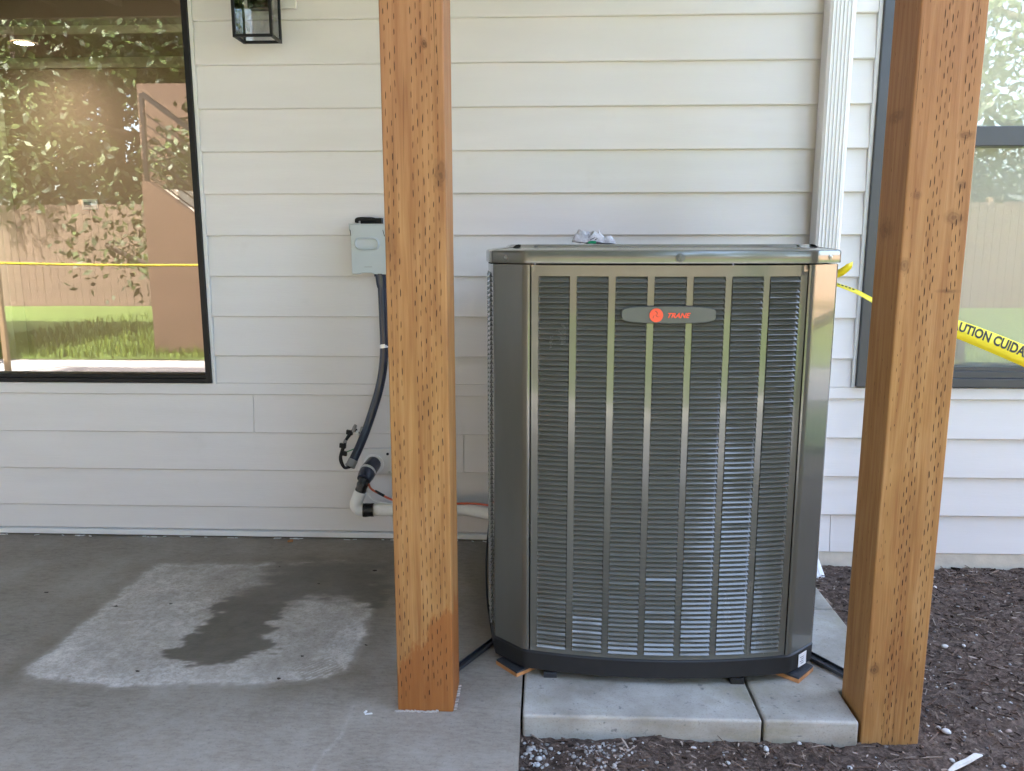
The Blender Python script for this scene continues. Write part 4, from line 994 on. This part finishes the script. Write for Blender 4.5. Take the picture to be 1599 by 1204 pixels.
for q in range(5): 
    s_ = 0.030+q*0.010; mb.face([tape_pt(s_, 0.1), tape_pt(s_+0.006, 0.1), tape_pt(s_+0.007, 0.7), tape_pt(s_+0.001, 0.7)])
mb.build('lettering', 'ink', tb)
ribbon('loose_tail', [(0.772,-0.765,1.066),(0.790,-0.772,1.082),(0.808,-0.780,1.094),(0.822,-0.785,1.108),(0.826,-0.786,1.118)], [(0.004,0.006,-0.004),(0.006,0.008,-0.009),(0.006,0.006,-0.010),(0.008,0.003,-0.005),(0.006,0.002,0.002)], 'yellow', tp, 6)
MB().tube(spline([(0.774,-0.760,1.078),(0.769,-0.770,1.068),(0.774,-0.768,1.057),(0.780,-0.762,1.066)], 5), 0.005, 8).build('knot', 'yellow', tp, smooth=True)
# stake that holds the far end of the tape, outside the picture
sk = thing('wooden_stake', (2.2, -1.24, -0.1), 'wooden stake holding the far end of the caution tape', 'stake')
MB().prism([(2.19,-1.26),(2.23,-1.26),(2.23,-1.22),(2.19,-1.22)], -0.12, 0.75).build('shaft', 'joist', sk, bevel=0.003)

# ================================================================== LOOSE GROUND MATERIAL
def blocked(x, y):
    if x < 0.785 and -1.195 < y: return True if x < 0.94 else False
    if x < 0.945 and y > -1.04 and y < -0.32: return True
    if x < 0.79 + 0.15 and -1.19 < y < -1.03 and x > 0.78: return True
    if x < 0.81 and y > -0.34: return True
    return False
mb = MB(); rb = random.Random(31); cnt = 0
while cnt < 9000:
    x = SX1+0.004+rb.random()*2.35; y = -1.75+rb.random()*1.74
    if blocked(x, y): continue
    if x > 0.95 and rb.random() < 0.25: continue
    z = soil_h(x, y) if False else None
    cnt += 1; mb.a.append((x, y))
xy = np.array(mb.a); mb.a = []; zz = soil_z(xy[:, 0], xy[:, 1])
for (x, y), z in zip(xy, zz):
    ln, wd = (abs(rb.gauss(0.003, 0.0025))+0.0012, 0.0008+abs(rb.gauss(0, 0.0012))) if rb.random() < 0.8 else (abs(rb.gauss(0.011, 0.008))+0.004, 0.0006+abs(rb.gauss(0, 0.0010))); th_ = 0.0008+abs(rb.gauss(0, 0.0012))
    a = rb.gauss(-0.45, 0.8); tilt = rb.gauss(0, 0.32)
    d = Vector((math.cos(a)*math.cos(tilt), math.sin(a)*math.cos(tilt), math.sin(tilt))); s_ = Vector((0,0,1)).cross(d).normalized(); u_ = d.cross(s_)
    s_ = (s_+u_*rb.gauss(0, 0.4)).normalized(); u_ = d.cross(s_); c = Vector((x, y, z+0.002+abs(rb.gauss(0, 0.002)))); v = rb.random()
    bend = u_*rb.gauss(0, 0.08)*ln
    tips = [(-ln, 0.45), (-ln*0.35, 1.0), (ln*0.4, 0.85), (ln, 0.3)]
    vs = []
    for t, w_ in tips:
        p = c+d*t+bend*(1-(t/ln)**2); vs += [p+s_*wd*w_+u_*th_, p-s_*wd*w_+u_*th_*0.8, p-u_*th_]
    fs = []
    for i in range(3):
        k = i*3; fs += [(k, k+1, k+4, k+3), (k+1, k+2, k+5, k+4), (k+2, k, k+3, k+5)]
    fs += [(0, 2, 1), (9, 10, 11)]
    mb.mesh(vs, fs, v)
o = mb.build('bark_mulch', 'bark', None); tag(o, 'brown bark chips and twigs scattered over the soil', 'mulch', kind='stuff')
# pebble shapes
def ico(seed, rough=0.22):
    t = (1+5**0.5)/2
    vs = [Vector(v).normalized() for v in [(-1,t,0),(1,t,0),(-1,-t,0),(1,-t,0),(0,-1,t),(0,1,t),(0,-1,-t),(0,1,-t),(t,0,-1),(t,0,1),(-t,0,-1),(-t,0,1)]]
    fs = [(0,11,5),(0,5,1),(0,1,7),(0,7,10),(0,10,11),(1,5,9),(5,11,4),(11,10,2),(10,7,6),(7,1,8),(3,9,4),(3,4,2),(3,2,6),(3,6,8),(3,8,9),(4,9,5),(2,4,11),(6,2,10),(8,6,7),(9,8,1)]
    r = random.Random(seed); return [v*(1+r.uniform(-rough, rough)) for v in vs], fs
icos = [ico(k) for k in range(8)]
mb = MB(); pts = []
while len(pts) < 1500:
    x = SX1+0.01+rb.random()*2.3; y = -1.7+rb.random()*1.68
    if blocked(x, y): continue
    if x > 0.95 and y > -0.75 and rb.random() < 0.5: continue
    pts.append((x, y, abs(rb.gauss(0.0016, 0.0015))+0.0009, rb.random()))
for _ in range(190):   # crumbled mortar by the long paving slab
    x, y = rb.gauss(0.135, 0.055), rb.gauss(-1.300, 0.045)
    if y > -1.196 or x < SX1+0.01: continue
    pts.append((x, y, abs(rb.gauss(0.0022, 0.0018))+0.001, rb.choice((0.05, 0.25, 0.6, 0.08, 0.75, 0.3))))
for _ in range(60):
    x, y = rb.gauss(-0.025, 0.02), rb.gauss(-1.27, 0.04)
    if y > -1.196 or x < SX1+0.006: continue
    pts.append((x, y, abs(rb.gauss(0.003, 0.002))+0.001, rb.choice((0.05, 0.4, 0.25))))
P_ = np.array([p[:2] for p in pts]); zz = soil_z(P_[:, 0], P_[:, 1])
for (x, y, r_, v), z in zip(pts, zz):
    iv, if_ = rb.choice(icos); q = Matrix.Rotation(rb.random()*6.28, 3, 'Z') @ Matrix.Diagonal((r_*rb.uniform(0.8, 1.5), r_, r_*rb.uniform(0.5, 0.8)))
    mb.mesh([Vector((x, y, z+r_*0.35)) + q @ p for p in iv], if_, v)
o = mb.build('pebbles', 'pebble', None, smooth=True); tag(o, 'small pale pebbles and mortar crumbs in the soil', 'pebbles', kind='stuff')
# the larger white stones one can pick out
big = [((1.226,-0.693),0.011,'white stone right of the right post, the larger of a pair beside each other'),((1.283,-0.691),0.008,'small white stone, right one of a pair beside the right post'),((1.019,-1.134),0.012,'round pale stone near the foot of the right post'),((0.975,-1.066),0.011,'pale stone touching the right post above the round stone'),((0.985,-1.235),0.008,'small white stone in front of the bleached stick'),((1.179,-1.122),0.008,'reddish pale stone at the right picture edge'),((0.545,-1.225),0.010,'white stone in front of the joint between paving slabs'),((0.369,-1.225),0.009,'white stone in the soil before the long paving slab'),((1.422,-0.212),0.010,'pale stone in the soil near the house foundation'),((0.44,-1.28),0.007,'small white stone before the long paving slab, nearest the picture bottom')]
for i, ((x, y), r_, lab) in enumerate(big):
    iv, if_ = icos[i % 8]; mb = MB(); z = soil_h(x, y); q = Matrix.Rotation(i*1.3, 3, 'Z') @ Matrix.Diagonal((r_*1.25, r_*0.85, r_*0.7))
    mb.mesh([Vector((x, y, z+r_*0.42)) + q @ p for p in iv], if_, 0.40 if i != 5 else 0.72)
    o = mb.build('stone', 'pebble', None, smooth=True); s_ = o.modifiers.new('round', 'SUBSURF'); s_.levels = 1; s_.render_levels = 2
    tag(o, lab, 'stone', 'pale stones in the soil')
mb = MB(); z = soil_h(1.0, -1.26)+0.010
P = [Vector((0.945,-1.298,z-0.004)), Vector((0.972,-1.281,z)), Vector((1.004,-1.266,z+0.003)), Vector((1.034,-1.246,z+0.004)), Vector((1.050,-1.241,z+0.001))]
rs = []
for i, p in enumerate(P):
    d = Vector((0.86, 0.5, 0)); q = Vector((-0.5, 0.86, 0)); w_ = (0.004, 0.008, 0.0068, 0.0078, 0.0022)[i]; h_ = (0.003, 0.0055, 0.006, 0.004, 0.002)[i]
    rs.append([p+q*w_+Vector((0,0,h_*0.2)), p+q*w_*0.4+Vector((0,0,h_)), p-q*w_*0.7+Vector((0,0,h_*0.7)), p-q*w_-Vector((0,0,h_*0.3)), p-Vector((0,0,h_))])
mb.rings(rs, cap_first=True, cap_last=True)
tag(mb.build('stick', 'stick', None), 'bleached pale stick on the soil at the bottom right', 'stick')
# crumbs and leaf bits on the slab
bits = [((-1.679,-0.546),0.010),((-1.391,-0.641),0.012),((-1.219,-0.615),0.008),((-0.61,-0.32),0.010),((-1.117,-1.03),0.007),((-0.715,-1.053),0.009),((-0.963,-0.299),0.006),((-0.78,-0.44),0.006),((-0.69,-0.93),0.007),((-0.52,-0.86),0.006)]
labs = ['dark dry leaf scrap alone on bare concrete at far left','dark leaf scrap on the left part of the dusty patch','small dark crumb right of the leaf scrap on the dusty patch','dark crumb at the far right corner of the damp stain','dark crumb near the front left edge of the dusty patch','dark leaf scrap near the comb marks on the patch','tiny dark crumb behind the dusty patch','tiny dark crumb inside the damp stain','dark scrap between the stain and the comb marks','dark crumb on bare concrete near the left post']
for ((x, y), r_), lab in zip(bits, labs):
    mb = MB(); a = random.random()*3
    vs = [(x+r_*math.cos(a+t)*random.uniform(0.5, 1.1), y+0.6*r_*math.sin(a+t)*random.uniform(0.5, 1.1), ZF+0.0012+random.random()*0.003) for t in np.linspace(0, 2*math.pi, 7)[:-1]]
    mb.mesh(vs+[(x, y, ZF+0.004), (x, y, ZF+0.0008)], [(i, (i+1) % 6, 6) for i in range(6)]+[((i+1) % 6, i, 7) for i in range(6)])
    tag(mb.build('leaf_scrap', 'leafbit'), lab, 'leaf scrap', 'dark scraps on the patio')
mb = MB(); mb.obox((-1.003,-0.050,ZF+0.005), (0.010,0.003,0), (-0.001,0.005,0), (0,0,0.003)); mb.obox((-1.001,-0.050,ZF+0.0092), (0.006,0.002,0), (-0.001,0.003,0), (0,0,0.0012))
tag(mb.build('mortar_crumb', 'ply', None, bevel=0.001), 'small pinkish crumb on the patio near the wall', 'crumb')
mb = MB(); rp = random.Random(8)
for i in range(46):
    x = -2.4+rp.random()*2.3; mb.obox((x, -0.011-rp.random()*0.008, ZF+0.002), (0.003+rp.random()*0.012, rp.gauss(0,0.001), rp.gauss(0,0.001)), (0, 0.0016, 0), (0, 0, 0.0012))
tag(mb.build('caulk_scraps', 'wire_w', None), 'white caulk scraps along the foot of the wall', 'scraps', kind='stuff')
mb = MB(); mb.obox((-0.437,-1.205,ZF+0.0018), (0.009,0.002,0), (-0.001,0.0022,0), (0,0,0.0008)); mb.obox((-0.446,-1.199,ZF+0.003), (0.002,0.004,0), (-0.002,0.001,0), (0,0,0.0015))
tag(mb.build('paper_scrap', 'wire_w', None), 'torn white paper scrap on the patio in front of the left post', 'scrap')

# ================================================================== YARD BEHIND THE CAMERA (seen in glass and paint)
tag(MB().box(-7.2, SX1, -4.95, -3.602, -0.13, -0.012).build('gravel_strip', 'gravel'), kind='structure')
tag(MB().box(SX1, 9, -4.95, -3.02, -0.13, -0.045).build('gravel_path', 'gravel'), kind='structure')
lawn, X, Y = grid_object('lawn', -16, 13, -13, -4.94, 0.25, lambda X, Y: 0.0+0.05*(fbm(X, Y, 0.6, 3)-0.5), 'turf'); tag(lawn, kind='structure')
lawn2, X, Y = grid_object('side_lawn', 3.42, 13, -4.94, 8, 0.3, lambda X, Y: -0.03+0.05*(fbm(X, Y, 0.6, 3)-0.5), 'turf'); tag(lawn2, kind='structure')
tag(MB().box(4.6, 6.2, -4.5, 8, -0.1, 0.04).build('garden_path', 'gravel'), kind='structure')
mb = MB(); rg = random.Random(9)
for _ in range(26000):
    x, y = (-7+rg.random()*12, -4.98-abs(rg.gauss(0, 2.4))) if rg.random() < 0.75 else (6.3+rg.random()*5.5, -4.9+rg.random()*8)
    if y < -12.5: continue
    h = 0.05+rg.random()*0.06; a = rg.random()*6.28; w_ = 0.008; dx, dy = math.cos(a)*w_, math.sin(a)*w_; lx, ly = rg.gauss(0, 0.02), rg.gauss(0, 0.02)
    mb.face([(x-dx, y-dy, -0.02), (x+dx, y+dy, -0.02), (x+lx, y+ly, h)], rg.random())
tag(mb.build('grass', 'grass'), 'short sunlit grass of the lawn', 'grass', kind='stuff')
# cedar fence at the back and at the right side
def fence(p0, p1, h, label, face, mat='fence'):
    p0, p1 = Vector(p0), Vector(p1); d = p1-p0; L = d.length; d.normalize(); nrm = Vector((-d.y, d.x, 0))
    t = thing('cedar_fence', tuple(p0), label, 'fence', 'cedar fences round the yard'); n = int(L/0.145)
    bm_ = MB(); bm_.obox((0, 0, h/2), (0.0695, 0, 0), (0, 0.009, 0), (0, 0, h/2)); me = bm_.me('board', mat)
    ang = math.atan2(d.y, d.x)
    for i in range(n):
        o = bpy.data.objects.new('board', me); C.objects.link(o); o.parent = t; o.location = d*((i+0.5)*0.145)+Vector((0, 0, -0.05+0.01*math.sin(i*1.7))); o.rotation_euler = (0, 0, ang+random.gauss(0, 0.012))
    for z in (0.25, h-0.25): MB().obox(p0+d*L/2-nrm*face*0.03+Vector((0,0,z)), d*L/2, nrm*0.018, (0,0,0.045)).build('rail', 'joist', t)
    i = 0
    while i*2.4 < L: MB().obox(p0+d*i*2.4-nrm*face*0.09+Vector((0,0,h/2)), d*0.045, nrm*0.045, (0,0,h/2+0.05)).build('fence_post', 'joist', t); i += 1
fence((-16,-12,0), (12,-12,0), 1.95, 'tall cedar board fence across the far end of the yard', 1)
fence((12.0,-12,0), (12.0,5,0), 1.95, 'tall cedar board fence along the right side of the yard', -1, 'fence_pale')
# stair flight with stucco wall and black railing
st = thing('garden_stairs', (-3.6, -5.6, 0), 'stucco walled stair flight with black metal railing', 'stairs')
SY = -5.5
MB().prism_y([(-4.27, -0.05), (-2.2, -0.05), (-2.2, 0.30), (-4.2, 1.82), (-4.27, 1.82)], SY-0.1, SY+0.06).build('side_wall', 'stucco', st)
MB().box(-5.28, -4.3, SY-2.2, SY-2.0, -0.05, 3.2).build('landing_wall', 'stucco', st)
for i in range(9): MB().box(-4.2+0.22*i, -4.2+0.22*(i+1)+0.02, SY-1.15, SY-0.1005, -0.05, 1.75-0.185*i).build('step', 'foundation', st)
rail = MB().box(-4.255, -4.215, SY-0.02, SY+0.02, 1.78, 2.72).build('railing', 'rail', st)
m_ = MB(); m_.obox((-3.245, SY, 1.985), (0.985, 0, -0.728), (0.0, 0.022, 0), (0.015, 0, 0.020)); m_.build('handrail', 'rail', rail)
for i in range(7):
    z = 1.90+0.105*i; MB().obox((-3.245, SY, z-0.728), (0.985, 0, -0.728), (0, 0.007, 0), (0.004, 0, 0.0055)).build('bar', 'rail', rail)
MB().box(-2.29, -2.25, SY-0.02, SY+0.02, 0.33, 1.27).build('baluster', 'rail', rail)
# second length of tape across the yard, between stakes
t2 = thing('caution_tape', (-4.9, -4.05, 1.0), 'yellow caution tape stretched across the yard, seen mirrored in the picture window', 'caution tape')
ribbon('band', [(-5.0,-4.05,1.0),(-4.2,-4.05,0.985),(-3.4,-4.05,0.98),(-2.4,-4.05,0.985)], [(0,0.004,0.011)]*4, 'yellow', t2, 4)
for x in (-5.0, -2.4):
    s_ = thing('wooden_stake', (x, -4.07, 0), 'left yard stake holding the second caution tape' if x < -3 else 'right yard stake holding the second caution tape', 'stake')
    MB().box(x-0.02, x+0.02, -4.10, -4.06, -0.1, 1.1).build('shaft', 'joist', s_)
# trees and shrubs
def tree_meshes(seed, h, rx, rz, nleaf, ls_):
    r = random.Random(seed); tr = MB(); lf = MB()
    tr.tube([(0,0,-0.1),(0.05,0,h*0.25),(-0.03,0.06,h*0.5),(0.05,0.0,h*0.8)], [0.16,0.13,0.10,0.04], 8)
    cl = []
    for i in range(22):
        a = r.random()*6.28; q = r.random()**0.6; zc = h*0.10+r.random()*h*0.82; k = math.sin(math.pi*min(0.9, max(0.2, (zc/h-0.0)/0.98)))**0.7
        c = Vector((math.cos(a)*rx*q*k, math.sin(a)*rx*q*k, zc)); cl.append((c, rx*r.uniform(0.28, 0.48)))
        s_ = Vector((0, 0, zc*0.72)); tr.tube([s_, s_.lerp(c, 0.6)+Vector((0,0,-0.1)), c], [0.05, 0.03, 0.012], 6)
    for _ in range(nleaf):
        c, R_ = r.choice(cl); d = Vector((r.gauss(0,1), r.gauss(0,1), r.gauss(0,0.75))).normalized()*R_*r.random()**0.45; p = c+d
        n_ = Vector((r.gauss(0,1), r.gauss(0,1), r.gauss(0.6,1))).normalized(); u_ = n_.orthogonal().normalized(); u_ = Matrix.Rotation(r.random()*6.28, 3, n_) @ u_; w_ = n_.cross(u_); s_ = ls_*r.uniform(0.7, 1.4)
        lf.face([p-u_*s_, p-w_*s_*0.45, p+u_*s_, p+w_*s_*0.45], r.random())
    return tr.me('trunk', 'trunk', True), lf.me('crown', 'leaf')
TA = tree_meshes(1, 9.0, 2.15, 4, 62000, 0.038); TB = tree_meshes(2, 7.0, 1.9, 3, 56000, 0.035); TS = tree_meshes(3, 1.5, 0.85, 0.6, 5000, 0.03)
def tree(ms, x, y, rz, sc, label, cat='tree', nm='leafy_tree', grp='trees beyond the fence'):
    t = thing(nm, (x, y, -0.05), label, cat, grp); t.rotation_euler = (0, 0, rz); t.scale = (sc, sc, sc)
    for n_, m_ in zip(('trunk', 'crown'), ms):
        o = bpy.data.objects.new(n_, m_); C.objects.link(o); o.parent = t
trees = [(TA,-15.5,-15,2.0,'tall leafy tree beyond the far left end of the back fence'),(TB,-12.0,-15.8,2.8,'leafy tree behind the back fence, second from the left'),(TA,-9.0,-16.5,2.7,'tall leafy tree behind the back fence left of the stairs'),(TB,-6.0,-16.0,2.7,'leafy tree behind the back fence just left of the stairs'),(TA,-2.8,-16.2,2.7,'tall leafy tree behind the back fence beyond the stairs'),(TB,0.2,-16.0,2.8,'leafy tree behind the middle of the back fence'),(TB,4.6,-15.0,0.9,'small leafy tree behind the back fence right of the middle'),(TA,10.8,-14.5,2.4,'tall leafy tree behind the right end of the back fence'),
 (TA,-7.5,-23,2.6,'very tall tree in the second row behind the stairs'),(TA,-14,-23,2.6,'very tall tree in the second row at the far left'),(TA,-1.0,-23.5,2.7,'very tall tree in the second row behind the middle of the fence'),(TB,-9.2,-18.5,1.5,'bushy tree filling the gap left of the stairs behind the fence'),(TB,-4.6,-18.5,1.5,'bushy tree filling the gap behind the stairs'),(TB,-12.5,-18,1.5,'bushy tree in the gap near the far left corner'),(TB,15,-8.5,1.7,'leafy tree outside the right side fence towards the back'),(TA,16,-1.5,1.2,'tall leafy tree outside the right side fence')]
for i, (ms, x, y, s_, lab) in enumerate(trees):
    tree(ms, x, y, i*1.3, s_, lab)
for i, (x, y, lab) in enumerate([(-4.15,-7.05,'green shrub growing behind the stair railing'),(5.2,-9.5,'low green shrub at the right of the lawn')]):
    tree(TS, x, y, i*2.1, 1.75 if i == 0 else 1.0, lab, 'shrub', 'garden_shrub', 'shrubs in the yard')
